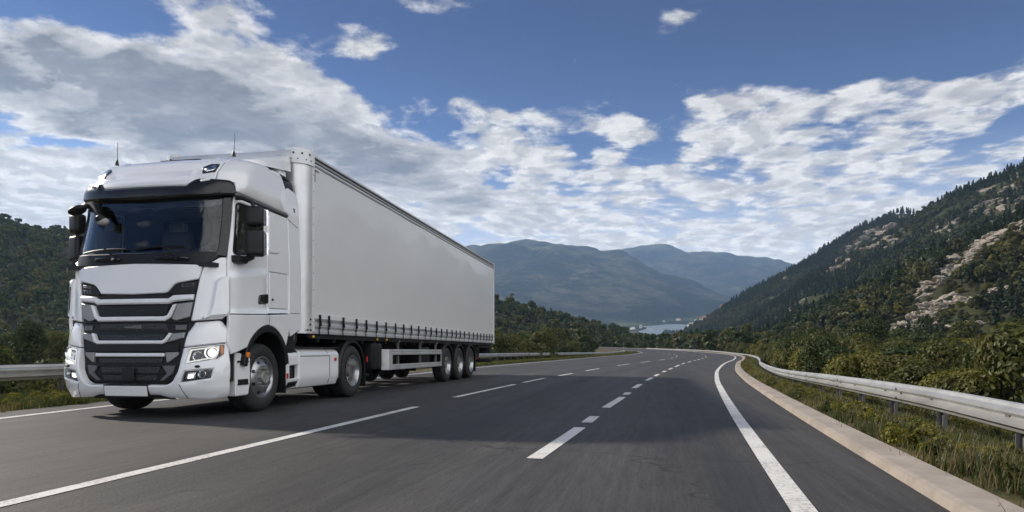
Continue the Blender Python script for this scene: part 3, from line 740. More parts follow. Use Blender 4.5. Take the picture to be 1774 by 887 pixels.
# lamps
def disc_on(bm,s,z,r,o0,depth,mir,prof):
    c=cabn(s,z,o0); n=(cabn(s,z,o0+.1)-c).normalized(); c=_m(c,mir); n=_m(n,mir); n=(n*.55+Vector((0,-1,0))*.45).normalized()
    u=n.cross(Vector((0,0,1))).normalized(); v=u.cross(n); rings=[]
    for d,q in prof:
        rings.append([bm.verts.new(c+n*d+(u*math.cos(t*math.pi/14)+v*math.sin(t*math.pi/14))*r*q) for t in range(28)])
    for a,b in zip(rings,rings[1:]):
        for i in range(28): bm.faces.new((a[i],a[(i+1)%28],b[(i+1)%28],b[i]))
    return rings
M['reflector']=pbr('lamp_reflector',(.75,.76,.78),.12,1.)
M['lamp_dark']=pbr('lamp_housing',(.05,.052,.056),.3,.4)
for sg in (1,-1):
    h=panel('headlight',[inset(HLW[::-1] if area(HLW)<0 else HLW,-.004)],M['lamp_dark'],TR,mir=sg,off=-.03,th=.04,bev=0,bump=bumpshape)
    bm=bmesh.new(); disc_on(bm,1.055,.818,.088,.0,.0,sg,[(-.035,.55),(.0,.85),(.032,1.),(.04,.93),(.02,.80)]); disc_on(bm,.90,.772,.062,.0,.0,sg,[(-.03,.3),(.012,.95),(.02,1.),(.014,.86)]); from_bm('reflector',bm,M['reflector'],h)
    bm=bmesh.new(); rg=disc_on(bm,1.055,.818,.052,.0,.0,sg,[(.0,1.),(.022,.9),(.032,.6),(.036,.05)]); bm.faces.new(rg[-1]); from_bm('lamp',bm,M['lit'],h)
    bm=bmesh.new()
    g=[(.778,.690),(.812,.858),(1.135,.902),(1.12,.80),(1.07,.748)]
    gi=inset(g if area(g)>0 else g[::-1],.016)
    patch(bm,rnd(g,.01),off=.02,th=.03,bev=.004,holes=[rnd(gi,.02)],mir=sg,bump=bumpshape); from_bm('light_guide',bm,M['drl'],h)
    panel('turn_signal',[[(1.150,.905),(1.180,.908),(1.175,.808),(1.150,.785)]],M['orange'],h,mir=sg,off=.012,th=.03,bev=.006,bump=bumpshape)
    panel('lens',[inset(HLW if area(HLW)>0 else HLW[::-1],.004)],M['lens'],h,mir=sg,off=.034,th=0,bev=0,bump=bumpshape)
    f=panel('fog_light',[inset(FGW if area(FGW)>0 else FGW[::-1],-.003)],M['lamp_dark'],TR,mir=sg,off=-.03,th=.04,bev=0,bump=bumpshape)
    bm=bmesh.new(); disc_on(bm,.955,.556,.048,.03,0,sg,[(-.02,.5),(.015,.9),(.025,1.),(.02,.84)]); patch(bm,rnd([(.765,.487),(.795,.575),(.89,.583),(.875,.50)],.012),off=-.0,th=.02,bev=.01,mir=sg,bump=bumpshape); from_bm('reflector',bm,M['reflector'],f)
    bm=bmesh.new(); patch(bm,rnd([(.79,.50),(.81,.555),(.87,.56),(.86,.508)],.012),off=.008,th=.01,bev=.006,mir=sg,bump=bumpshape)
    from_bm('lamp',bm,M['lit'],f)
    bm=bmesh.new(); patch(bm,inset(FGW if area(FGW)>0 else FGW[::-1],.003),off=.03,th=0,bev=0,mir=sg,bump=bumpshape); from_bm('lens',bm,M['lens'],f)
# licence plate
pl_=panel('licence_plate',[rnd([(-.30,.418),(.30,.418),(.30,.292),(-.30,.292)],.012)],M['plate'],TR,off=.085,th=.02,bev=.005)
panel('plate_frame',[rnd([(-.313,.430),(.313,.430),(.313,.280),(-.313,.280)],.012)],M['black'],pl_,off=.078,th=.06,bev=.004)
# windscreen, cowl and visor
wsg=panel('windscreen',[inset(WSH[::-1] if area(WSH)<0 else WSH,-.02)],M['glass'],TR,off=-.022,th=0,bev=0,res=.1)
panel('cowl',[sym([(0,2.075),(.5,2.08),(1.02,2.095),(1.085,2.04),(1.0,1.965),(.912,1.925),(0,1.945)])],M['black'],TR,off=-.002,th=.04,bev=.01)
for sg in (1,-1): panel('windscreen_pillar',[[(1.062,2.82),(1.185,2.84),(1.19,2.1),(1.172,2.04),(1.03,2.05),(1.062,2.16)]],M['gloss_black'],TR,mir=sg,off=-.002,th=.035,bev=.008,res=.05)
vis=panel('sun_visor',[rnd(sym([(0,2.925),(.62,2.925),(.735,3.018),(1.125,3.035),(1.185,2.98),(1.19,2.85),(.9,2.80),(0,2.765)]),[0,.04,.04,.05,.04,.03,.02,0]+[0,.02,.03,.04,.05,.04,.04][:7])],M['gloss_black'],TR,off=.055,th=.09,bev=.02,res=.05,bump=lambda s,z:.02*math.sin(max(0,min(1,(z-2.76)/.26))*math.pi))
for sg in (1,-1): panel('marker_lamp',[rnd([(.80,2.962),(.90,2.985),(.90,3.005),(.80,2.985)],.01)],M['plate'],vis,mir=sg,off=.082,th=.02,bev=.005)
panel('header_shade',[sym([(0,2.80),(1.05,2.83),(1.06,2.73),(.9,2.685),(0,2.665)])],M['gloss_black'],TR,off=-.03,th=.004,bev=0)
# roof cap
capb=lambda s,z:.03*sm(3.06,2.98,z)*sm(.66,.55,abs(s))
cap_c=[(0,2.94),(.60,2.94),(.66,2.985),(.655,3.06)]
panel('roof_cap',[sym([(0,3.46),(.95,3.46),(.925,3.15),(.935,3.043),(.735,3.035),(.61,2.94),(0,2.94)])],M['white'],TR,off=.02,th=.05,bev=.012,res=.045,bump=lambda s,z:.03*sm(3.075,3.0,z)-.022*sm(.66-.5*sm(3.0,3.34,z)*0,.56,abs(s)-.12*sm(3.08,3.3,z))*sm(3.05,3.12,z))
for sg in (1,-1):
    panel('roof_corner_panel',[rnd([(.95,3.46),(2.58,3.46),(2.685,3.14),(2.695,2.875),(1.21,2.915),(1.175,3.035),(.945,3.045),(.935,3.15)],.012)],M['white'],TR,mir=sg,off=.02,th=.05,bev=.012,res=.06,bump=lambda s,z:.022*sm(1.26,1.30,s)*sm(2.58,2.5,s)*sm(3.22,3.17,z)*sm(2.92,2.95,z))
    rl=panel('roof_lamp',[rnd([(.752,3.112),(.715,3.215),(.79,3.278),(.905,3.288),(.915,3.15)],.02)],M['lamp_dark'],TR,mir=sg,off=.026,th=.03,bev=.008)
    panel('reflector',[rnd([(.785,3.145),(.765,3.20),(.81,3.245),(.885,3.255),(.89,3.175)],.02)],M['reflector'],rl,mir=sg,off=.03,th=.01,bev=.008)
    panel('lens',[rnd([(.765,3.125),(.735,3.21),(.80,3.268),(.895,3.275),(.905,3.155)],.02)],M['lens'],rl,mir=sg,off=.036,th=0,bev=0)
    panel('drip_rail',[[(1.155,2.900),(1.30,2.905),(2.69,2.866),(2.685,2.826),(1.30,2.855),(1.158,2.858)]],M['trimgrey'],TR,mir=sg,off=.03,th=.06,bev=.01)
# roof deck
rows=[]; NR=10; ss=[-2.985+5.97*i/80 for i in range(81)]
for j in range(NR+1):
    q=1-j/NR; rows.append([Vector((cabn(s,3.455,.015).x*q,1.3-(1.3-cabn(s,3.455,.015).y)*q,3.455+.06*math.sqrt(max(0,1-q*q)))) for s in ss])
bm=bmesh.new(); strip_sheet(bm,rows)
bmesh.ops.remove_doubles(bm,verts=bm.verts,dist=1e-4); from_bm('roof',bm,M['white'],TR,angle=50)
bm=bmesh.new(); bx(bm,(0,1.70,3.0),(2.0,.04,.8)); bx(bm,(0,1.70,2.0),(2.24,.04,2.0)); from_bm('rear_wall',bm,M['trimgrey'],TR,smooth=False)
bm=bmesh.new(); bx(bm,(-.10,.80,3.525),(.62,.12,.020),.008); from_bm('roof_hatch',bm,M['gloss_black'],TR)
# roof spoiler
bm=bmesh.new(); rows=[]
for y,hw,zb,zt in ((.75,.82,3.46,3.49),(.95,.92,3.48,3.56),(1.25,.955,3.52,3.67),(1.55,.975,3.56,3.78),(1.82,.985,3.60,3.88),(1.86,.97,3.61,3.87)):
    r=min(.14,(zt-zb)*.55); pr=[(-hw,zb)]
    for i in range(7): t=math.pi/2*i/6; pr.append((-hw+r-r*math.cos(t),zt-r+r*math.sin(t)))
    pr+=[(-hw*.6,zt-.03),(-hw*.3,zt-.09),(0,zt-.10)]
    pr=pr+[(-a,b) for a,b in pr[:-1][::-1]]
    rows.append([(a,y,b) for a,b in pr])
vs=strip_sheet(bm,rows); bm.faces.new(vs[-1]); from_bm('roof_spoiler',bm,M['white'],TR,angle=40)
for sg in (1,-1):
    bm=bmesh.new(); bx(bm,(sg*.90,1.66,3.55),(.10,.22,.22),.03); from_bm('spoiler_support',bm,M['white2'],TR)
    a=empty('antenna'); a.parent=TR
    x,y,z=(.90,.50,3.455) if sg>0 else (-.90,.50,3.43)
    COL.objects.unlink(a); bpy.data.objects.remove(a)
    bm=bmesh.new(); tube(bm,[(x,y,z),(x,y,z+.03),(x+.005,y,z+.075)],[.028,.022,.010],10); b=from_bm('antenna',bm,M['black'],TR)
    bm=bmesh.new(); tube(bm,[(x+.005,y,z+.07),(x+.03,y-.02,z+.31)],[.0055,.004],6); from_bm('whip',bm,M['trimgrey'],b)
# side panels -----------------------------------------------------------------
def crease(s,z):                                      # shoulder lines of the cab side
    zl=1.30+.085*(s-1.2)/1.5
    zu=1.82+.135*(s-1.2)/.85
    return .046*sm(zl+.06,zl-.02,z)-.020*sm(zl+.0,zl-.30,z)+.020*sm(zu+.03,zu-.04,z)*sm(2.1,1.9,s)
for sg in (1,-1):
    d=panel('door',[rnd([(1.192,2.845),(2.052,2.822),(2.062,2.2),(2.050,1.352),(1.190,1.312),(1.186,1.80),(1.180,2.03)],.02)],M['white'],TR,mir=sg,off=.012,th=.045,bev=.010,res=.045,bump=crease,holes=[rnd([(1.245,2.075),(1.985,2.15),(1.95,2.79),(1.225,2.78)],.07)[::-1]])
    g=panel('window',[rnd([(1.23,2.06),(2.0,2.135),(1.965,2.805),(1.21,2.795)],.07)],M['sideglass'],d,mir=sg,off=-.012,th=0,bev=0)
    bm=bmesh.new(); o_=rnd([(1.24,2.072),(1.99,2.147),(1.954,2.795),(1.222,2.785)],.07); o_=o_ if area(o_)>0 else o_[::-1]
    patch(bm,o_,off=.004,th=.03,bev=.004,holes=[inset(o_,.030)],mir=sg); from_bm('window_seal',bm,M['black'],d)
    hd=panel('handle',[rnd([(1.80,1.475),(1.812,1.60),(2.035,1.632),(2.038,1.497)],.035)],M['gloss_black'],d,mir=sg,off=.056,th=.05,bev=.012,bump=lambda s,z:-.02*math.exp(-((s-1.90)/.06)**2-((z-1.53)/.045)**2))
    bm=bmesh.new(); c=_m(cabn(2.15,1.56,.045),sg); tube(bm,[c,c+Vector((sg*.012,0,0))],.018,12); from_bm('lock',bm,M['black'],TR)
    lk=rnd([(2.115,1.952),(2.635,1.968),(2.648,1.452),(2.125,1.432)],.03); lk=lk if area(lk)>0 else lk[::-1]
    panel('sleeper_panel',[rnd([(2.064,2.822),(2.680,2.812),(2.690,2.0),(2.665,1.392),(2.060,1.362)],.012)],M['white'],TR,mir=sg,off=.012,th=.045,bev=.010,res=.05,bump=lambda s,z:crease(s,z)+.012*sm(.0,.03,edist(lk_win,s,z) if inside(lk_win,s,z) else 0),holes=[lk[::-1]]) if False else None
    win=rnd([(2.085,2.745),(2.37,2.775),(2.49,2.665),(2.505,2.36),(2.40,2.235),(2.085,2.205)],.07)
    sp=panel('sleeper_panel',[rnd([(2.064,2.820),(2.682,2.810),(2.692,2.0),(2.668,1.394),(2.062,1.364)],.012)],M['white'],TR,mir=sg,off=.012,th=.045,bev=.010,res=.05,bump=crease,holes=[lk[::-1]])
    panel('blank_window',[win],M['white'],sp,mir=sg,off=.030,th=.04,bev=.016)
    panel('locker_door',[inset(lk,.007)],M['white'],sp,mir=sg,off=.014,th=.03,bev=.008,bump=crease)
    low=rnd([(1.196,1.298),(1.62,1.318),(2.058,1.340),(2.664,1.380),(2.640,1.20),(2.56,.98)],.008)
    low=[(1.196,1.298),(2.060,1.340),(2.666,1.382),(2.64,1.16)]+arch(ARX,ARZ,.50,rev=True)[3:16]+[(1.262,.80),(1.205,.93)]
    lp=panel('lower_side_panel',[low],M['white'],TR,mir=sg,off=.012,th=.05,bev=.010,res=.05,bump=crease)
    panel('seam',[[(2.056,1.338),(2.062,1.338),(2.062,1.19),(2.056,1.19)]],M['black'],lp,mir=sg,off=.014,th=.004,bev=0,bump=crease)
    ar=arch(ARX-.002,ARZ-.003,.50,rev=True)[1:18]+arch(ARX-.085,ARZ-.10,.50)[1:18]
    panel('arch_trim',[ar],M['black'],TR,mir=sg,off=.058,th=.10,bev=.012,res=.05)
    bm=bmesh.new(); c=_m(cabn(1.57,.79,.06),sg); bx(bm,c,(.03,.07,.07),.01); from_bm('side_marker',bm,M['orange'],TR)
    panel('side_fairing',[rnd([(2.70,3.24),(2.80,3.30),(3.02,3.26),(3.04,2.9),(3.04,1.18),(2.72,1.05),(2.672,1.20),(2.698,2.0)],[.02,.1,.06,0,.02,.02,.05,0])],M['white'],TR,mir=sg,off=.008,th=.04,bev=.010,bump=lambda s,z:-.02*sm(2.95,3.25,z))
    panel('seam',[[(2.70,1.402),(2.985,1.415),(2.985,1.408),(2.70,1.395)],[(2.70,2.80),(2.985,2.72),(2.985,2.712),(2.70,2.792)]],M['black'],TR,mir=sg,off=.011,th=.003,bev=0)
    # entry steps between the bumper and the wheel
    sx=sg*1.10
    bm=bmesh.new(); prism(bm,[(.18,.255),(.46,.26),(.50,.42),(.505,.75),(.40,.80),(.18,.82)],'x',sg*.80,sg*1.145)
    bmesh.ops.bevel(bm,geom=list(bm.edges),offset=.012,segments=2,affect='EDGES'); st=from_bm('entry_step',bm,M['white'],TR)
    bm=bmesh.new(); bx(bm,(sg*1.10,.33,.405),(.11,.24,.02),.004); bx(bm,(sg*1.13,.33,.44),(.05,.22,.06)); bx(bm,(sg*1.13,.33,.70),(.05,.25,.025),.004); from_bm('tread',bm,M['black'],st)
# mirrors ----------------------------------------------------------------------
def rbox(name,c,s,mat,parent,rz=0,bev=.05,seg=4,taper=0):
    bm=bmesh.new(); r=bmesh.ops.create_cube(bm,size=1,matrix=Matrix.Translation(c)@Matrix.Rotation(rz,4,'Z')@Matrix.Diagonal((*s,1)))
    bmesh.ops.bevel(bm,geom=list(bm.edges),offset=bev,segments=seg,affect='EDGES',profile=.6)
    return from_bm(name,bm,mat,parent,angle=60)
M['mirror']=pbr('mirror_glass',(.8,.82,.85),.02,1.)
for sg in (1,-1):
    mr=empty('side_mirror'); mr.parent=TR
    rz=sg*R(20)
    rbox('upper_housing',(sg*1.345,.30,2.59),(.225,.15,.265),M['black'],mr,rz,.06)
    rbox('lower_housing',(sg*1.345,.30,2.245),(.23,.15,.355),M['black'],mr,rz,.055)
    bm=bmesh.new(); tube(bm,[(sg*1.12,.22,2.83),(sg*1.2,.24,2.825),(sg*1.30,.29,2.78),(sg*1.33,.31,2.70)],[.035,.03,.028,.025],8); tube(bm,[(sg*1.15,.24,2.03),(sg*1.22,.26,2.03),(sg*1.30,.30,2.06),(sg*1.33,.30,2.12)],[.05,.045,.035,.03],8); tube(bm,[(sg*1.36,.31,2.70),(sg*1.36,.31,2.2)],.025,8); bx(bm,(sg*1.17,.20,2.02),(.16,.20,.10),.03); from_bm('arm',bm,M['black'],mr)
    bm=bmesh.new(); bx(bm,(sg*1.375,.375,2.59),(.19,.006,.21),0,Matrix.Rotation(rz,3,'Z')); bx(bm,(sg*1.375,.375,2.245),(.19,.006,.29),0,Matrix.Rotation(rz,3,'Z')); from_bm('mirror_glass',bm,M['mirror'],mr,smooth=False)
# kerb and front mirrors on the far upper corner
fm=empty('front_mirror'); fm.parent=TR
c0=cabn(-.98,2.79,.05)
bm=bmesh.new(); bmesh.ops.create_uvsphere(bm,u_segments=20,v_segments=12,radius=1,matrix=Matrix.Translation((-.905,-.16,2.665))@Matrix.Rotation(R(-20),4,'Y')@Matrix.Diagonal((.125,.09,.055,1))); from_bm('upper_housing',bm,M['black'],fm)
bm=bmesh.new(); bmesh.ops.create_uvsphere(bm,u_segments=20,v_segments=12,radius=1,matrix=Matrix.Translation((-.50,-.22,2.525))@Matrix.Diagonal((.07,.06,.055,1))); from_bm('housing',bm,M['black'],fm)
bm=bmesh.new(); bmesh.ops.create_uvsphere(bm,u_segments=20,v_segments=12,radius=1,matrix=Matrix.Translation((-.482,-.205,2.495))@Matrix.Diagonal((.08,.06,.055,1))); from_bm('mirror_glass',bm,M['cream'],fm)
bm=bmesh.new(); tube(bm,[(-.83,-.15,2.70),(-.80,-.10,2.735),(-.74,-.10,2.745),(-.64,-.14,2.68),(-.54,-.2,2.57)],[.03,.04,.045,.045,.028],8); bx(bm,(-.70,-.08,2.70),(.13,.10,.12),.03); from_bm('arm',bm,M['black'],fm)
# wipers, grab handles
for pts_ in ([(.60,2.0),(.47,2.10),(.36,2.155)],[(-.28,2.0),(-.36,2.09),(-.44,2.135)]):
    wp=empty('wiper'); wp.parent=TR
    bm=bmesh.new(); p=[cabn(s,z,.03+.012*i) for i,(s,z) in enumerate(pts_)]; tube(bm,p,[.018,.014,.010],6); tube(bm,[p[0]-Vector((0,0,.02)),p[0]+Vector((0,-.03,.0))],.026,8); from_bm('arm',bm,M['black'],wp)
    e=pts_[-1][0]; bm=bmesh.new(); q=[cabn(e+.30-.0-.70*i/8,pts_[-1][1]+.010-.018*((i-4)/4)**2-.012*i/4,.012) for i in range(9)]; tube(bm,q,.012,6); from_bm('blade',bm,M['black'],wp)
for a,b in ((.30,.72),(-.60,-.22)):
    bm=bmesh.new(); n_=8; tube(bm,[cabn(a+(b-a)*i/n_,2.005-.012*i/n_,.0+.045*math.sin(math.pi*min(1,max(0,i/n_)))**.4) for i in range(n_+1)],.022,8); from_bm('grab_handle',bm,M['gloss_black'],TR)
# interior
bm=bmesh.new(); bx(bm,(0,.72,1.92),(2.1,1.75,.05)); from_bm('cab_floor',bm,M['chassis'],TR,smooth=False)
bm=bmesh.new(); prism(bm,[(.02,1.9),(.02,2.08),(.25,2.16),(.55,2.13),(.62,1.9)],'x',-1.04,1.04); bmesh.ops.bevel(bm,geom=list(bm.edges),offset=.03,segments=2,affect='EDGES'); dsh=from_bm('dashboard',bm,M['trimgrey'],TR)
bm=bmesh.new(); bx(bm,(.55,.30,2.17),(.34,.1,.05),.02); from_bm('instrument_hood',bm,M['black'],dsh)
for x in (.55,-.55):
    st=empty('seat'); st.parent=TR
    rbox('cushion',(x,1.02,2.02),(.5,.5,.14),M['cloth'],st,0,.05); rbox('backrest',(x,1.30,2.33),(.48,.14,.6),M['cloth'],st,0,.06); rbox('headrest',(x,1.30,2.67),(.27,.11,.17),M['cream'] if x<0 else M['cloth'],st,0,.045)
bm=bmesh.new()
def torus(bm,c,R_,r,tilt):
    rings=[]
    for i in range(32):
        a=2*math.pi*i/32; ring=[]
        for j in range(8):
            b=2*math.pi*j/8; v=Vector(((R_+r*math.cos(b))*math.cos(a),(R_+r*math.cos(b))*math.sin(a),r*math.sin(b)))
            ring.append(bm.verts.new(Vector(c)+Matrix.Rotation(tilt,3,'X')@v))
        rings.append(ring)
    for i in range(32):
        for j in range(8): bm.faces.new((rings[i][j],rings[(i+1)%32][j],rings[(i+1)%32][(j+1)%8],rings[i][(j+1)%8]))
torus(bm,(.55,.62,2.24),.21,.017,R(38)); bx(bm,(.55,.62,2.24),(.36,.05,.02),.008,Matrix.Rotation(R(38),3,'X')); from_bm('steering_wheel',bm,M['trimgrey'],TR)
bm=bmesh.new(); bx(bm,(0,1.60,2.55),(2.05,.04,1.2)); bx(bm,(0,1.5,2.95),(1.9,.3,.25),.03); from_bm('sleeper_curtain',bm,M['cloth'],TR)
bm=bmesh.new(); bx(bm,(0,.9,3.0),(2.0,1.3,.03)); from_bm('headliner',bm,M['cream'],TR,smooth=False)
# wheels -------------------------------------------------------------------------
TYRE=[(-.155,.285),(-.165,.31),(-.160,.40),(-.140,.445),(-.115,.465),(-.075,.473),(-.07,.462),(-.055,.462),(-.05,.474),(-.012,.475),(-.008,.463),(.008,.463),(.012,.475),(.05,.474),(.055,.462),(.07,.462),(.075,.473),(.115,.465),(.140,.445),(.160,.40),(.165,.345),(.150,.300),(.135,.285)]
RIM_OUT=[(.135,.288),(.150,.292),(.152,.278),(.128,.268),(.118,.255),(.150,.215),(.168,.170),(.170,.150),(.172,.105),(.155,.098),(.15,.0)]
RIM_IN=[(.150,.288),(.160,.290),(.160,.278),(.135,.262),(.02,.250),(-.02,.235),(-.035,.18),(-.035,.125),(-.02,.12),(.03,.115),(.06,.095),(.065,.0)]
def wheel(parent,x,y,z,sg,kind,name='wheel',wd=1.0):
    w_=empty(name,(x,y,z)); w_.parent=parent
    key=(kind,sg)
    if key in WC:
        for nm,me,mt in WC[key]: link(bpy.data.objects.new(nm,me),w_)
        return w_
    o=[]
    bm=bmesh.new(); lathe(bm,[(a*wd,b) for a,b in TYRE],(0,0,0),sg,64); o.append(('tyre',bm,M['rubber']))
    bm=bmesh.new(); lathe(bm,RIM_OUT if kind=='steer' else RIM_IN,(0,0,0),sg,64)
    o.append(('rim',bm,M['rim']))
    bm=bmesh.new()
    if kind=='steer':
        for i in range(10):
            a=2*math.pi*i/10; c=(sg*.166,.130*math.cos(a),.130*math.sin(a)); tube(bm,[c,(c[0]+sg*.035,c[1],c[2])],[.0155,.013],6)
        lathe(bm,[(.15,.094),(.20,.092),(.212,.085),(.212,.07),(.20,.066),(.19,.0)],(0,0,0),sg,32)
    else:
        for i in range(10):
            a=2*math.pi*i/10; c=(sg*-.03,.15*math.cos(a),.15*math.sin(a)); tube(bm,[c,(c[0]+sg*.03,c[1],c[2])],.0155,6)
        lathe(bm,[(-.03,.11),(.10,.105),(.118,.095),(.12,.0)],(0,0,0),sg,32)
    o.append(('hub',bm,M['plategrey'] if kind=='steer' else M['zincdark']))
    bm=bmesh.new()
    if kind=='steer':
        for i in range(8):
            a=2*math.pi*(i+.5)/8; c=Vector((sg*.146,.222*math.cos(a),.222*math.sin(a))); n_=Vector((sg*.75,.62*math.cos(a),.62*math.sin(a))).normalized(); tube(bm,[c-n_*.03,c+n_*.004],.026,14)
        o.append(('vent_hole',bm,M['chassis']))
    else: bm.free()
    WC[key]=[]
    for nm,bm,mt in o:
        ob=from_bm(nm,bm,mt,w_,angle=30); WC[key].append((nm,ob.data,mt))
    return w_
WC={}
for sg in (1,-1):
    wheel(TR,sg*.955,.85,.475,sg,'steer')
    wheel(TR,sg*.96,3.80,.475,sg,'drive')
    wb=wheel(TR,sg*.64,3.80,.475,sg,'drive','inner_wheel')
# chassis of the tractor
bm=bmesh.new()
for sg in (-1,1): bx(bm,(sg*.40,2.6,.82),(.09,4.6,.28))
for y in (.9,1.6,2.6,3.4,4.4): bx(bm,(0,y,.80),(.8,.12,.2))
bx(bm,(0,.85,.46),(1.7,.14,.14),.03); bx(bm,(0,3.8,.475),(1.5,.2,.2),.06); bx(bm,(0,1.0,.75),(.9,1.5,.8),.08); bx(bm,(0,1.2,1.35),(2.0,.9,.25),.03); bx(bm,(0,3.8,1.06),(.95,1.0,.14),.04); bx(bm,(0,2.4,.6),(1.3,1.4,.5),.05)
tube(bm,[(0,3.8,.45),(0,1.6,.65)],.06,8); bmesh.ops.create_uvsphere(bm,u_segments=16,v_segments=10,radius=.24,matrix=Matrix.Translation((0,3.8,.475))); from_bm('chassis',bm,M['chassis'],TR)
bm=bmesh.new()
for sg in (-1,1):
    bx(bm,(sg*1.02,1.36,.60),(.30,.02,.75)); bx(bm,(sg*.96,1.30,.93),(.38,.03,.30),.01)
    pr=[(1.40+0.0,1.0)]
    tube(bm,[(sg*1.13,1.33,1.02),(sg*1.13,1.37,.95),(sg*1.13,1.38,.30)],.022,6)
from_bm('mud_flap',bm,M['black'],TR)
# inner front arches
for sg in (-1,1):
    bm=bmesh.new(); rows=[]
    for i in range(17):
        a=math.pi*i/16; y=.85+.52*math.cos(a); z=.45+.70*math.sin(a); rows.append([(sg*.70,y,z),(sg*1.14,y,z)])
    strip_sheet(bm,rows); from_bm('arch_liner',bm,M['chassis'],TR)
# side skirts over tank and batteries
for sg in (1,-1):
    SK=plane_x(sg*1.13)
    def skb(a,b): return -.10*sm(.80,.90,b)-.05*sm(.42,.28,b)-.03*sm(3.18,3.27,a)
    sk=panel('side_skirt',[rnd([(1.83,.90),(3.24,.90),(3.27,.86),(3.26,.32),(3.20,.275),(1.83,.275)],.03)],M['white'],TR,surf=SK,off=0.,th=.06,bev=.012,res=.06,bump=skb)
    panel('front_cover',[rnd([(1.40,.89),(1.822,.90),(1.822,.275),(1.50,.27),(1.43,.30),(1.40,.5)],.03)],M['white'],sk,surf=SK,off=0.,th=.06,bev=.012,res=.06,bump=skb,holes=[rnd([(1.55,.62),(1.80,.63),(1.80,.43),(1.55,.42)],.015)[::-1]])
    panel('seam',[[(1.86,.765),(2.83,.765),(2.85,.755),(1.86,.755)],[(2.84,.765),(2.852,.765),(2.862,.30),(2.85,.30)],[(2.79,.895),(2.80,.895),(2.80,.77),(2.79,.77)]],M['black'],sk,surf=SK,off=.003,th=.004,bev=0,bump=skb)
    panel('recess_trim',[[(1.57,.885),(1.80,.885),(1.80,.82),(1.57,.82)],[(1.52,.37),(1.80,.385),(1.78,.30),(1.50,.275)]],M['black'],sk,surf=SK,off=.004,th=.02,bev=.005,bump=skb)
    bm=bmesh.new(); bx(bm,(sg*1.02,2.3,.56),(.06,1.8,.6)); bx(bm,(sg*1.0,1.68,.53),(.03,.3,.24)); tube(bm,[(sg*1.06,1.66,.50),(sg*1.06,1.66,.57)],.05,10); from_bm('battery_box',bm,M['chassis'],TR)
    bm=bmesh.new(); c=(sg*1.135,3.05,.70); tube(bm,[c,(c[0]+sg*.016,c[1],c[2])],.030,14); bx(bm,(sg*1.14,1.47,.47),(.02,.035,.08),.006); from_bm('side_reflector',bm,M['red'],sk)
    bm=bmesh.new(); bx(bm,(sg*.75,2.35,.895),(.75,1.75,.02)); from_bm('deck_plate',bm,M['chassis'],TR,smooth=False)
# rear mudguards of the tractor
def mudguard(parent,y,x0,x1,r0,zc,a0,a1,flap,mat):
    bm=bmesh.new(); n_=20; rows=[]
    for i in range(n_+1):
        a=R(a0+(a1-a0)*i/n_); rows.append([(x0,y-math.cos(a)*r0,zc+math.sin(a)*r0),(x1-.03*(1 if x1>0 else -1),y-math.cos(a)*r0,zc+math.sin(a)*r0),(x1,y-math.cos(a)*(r0-.03),zc+math.sin(a)*(r0-.03)),(x1,y-math.cos(a)*(r0-.07),zc+math.sin(a)*(r0-.07)),(x1-.03*(1 if x1>0 else -1),y-math.cos(a)*(r0-.025),zc+math.sin(a)*(r0-.025)),(x0,y-math.cos(a)*(r0-.02),zc+math.sin(a)*(r0-.02))])
    strip_sheet(bm,rows)
    if flap: bx(bm,((x0+x1)/2,y+r0-.02,flap+ .22),(abs(x1-x0),.02,.5))
    return from_bm('mud_guard',bm,mat,parent,angle=30)
for sg in (1,-1):
    mudguard(TR,3.80,sg*.45,sg*1.13,.56,.50,-25,190,.20,M['black'])
    bm=bmesh.new(); bx(bm,(sg*1.14,4.40,.68),(.02,.03,.10)); from_bm('rear_marker',bm,M['red'],TR)

# ------------------------------------------------------------------ trailer
TL=empty('semi_trailer',(-4.818,8.583,0),RZ); tag(TL,'long white curtain-sided trailer with a row of black straps along its lower edge','trailer')
Y0,Y1,TW,ZB,ZT=1.95,15.80,1.25,1.116,3.985
# curtain sides with faint billow
for sg in (1,-1):
    bm=bmesh.new(); rows=[]
    for i in range(141):
        y=2.22+(15.72-2.22)*i/140; r=[]
        for j in range(19):
            t=j/18; z=1.42+(3.80-1.42)*t
            o=.016*math.sin(math.pi*t)*(.6+.4*math.sin(y*1.15))+.008*noise.noise(Vector((y*.8,z*1.3,sg)))
            r.append((sg*(1.243+o),y,z))
        rows.append(r if sg<0 else r)
    strip_sheet(bm,rows); from_bm('curtain',bm,M['curtain'],TL,angle=60)
    # hem with the corrugated alloy side board below it
    bm=bmesh.new(); prism(bm,[(sg*1.235,1.44),(sg*1.262,1.435),(sg*1.264,1.362),(sg*1.245,1.352)],'y',2.20,15.74); hem=from_bm('curtain_hem',bm,M['curtain'],TL,smooth=False)
    pr=[(1.20,1.37),(1.243,1.365),(1.252,1.345),(1.236,1.315),(1.236,1.295),(1.256,1.268),(1.256,1.232),(1.236,1.205),(1.237,1.185),(1.257,1.160),(1.257,1.122),(1.245,1.112),(1.20,1.112)]
    bm=bmesh.new(); prism(bm,[(sg*a,b) for a,b in pr],'y',2.19,15.76); from_bm('side_board',bm,M['steel'],TL,angle=20)
ys=[2.42,2.74,3.29,3.84,4.29,4.8,5.29,5.83,6.33,6.83,7.35,7.88,8.3,8.75,9.2,9.7,10.2,10.63,11.06,11.55,12.1,12.64,13.15,13.62,14.07,14.5,14.95,15.35]
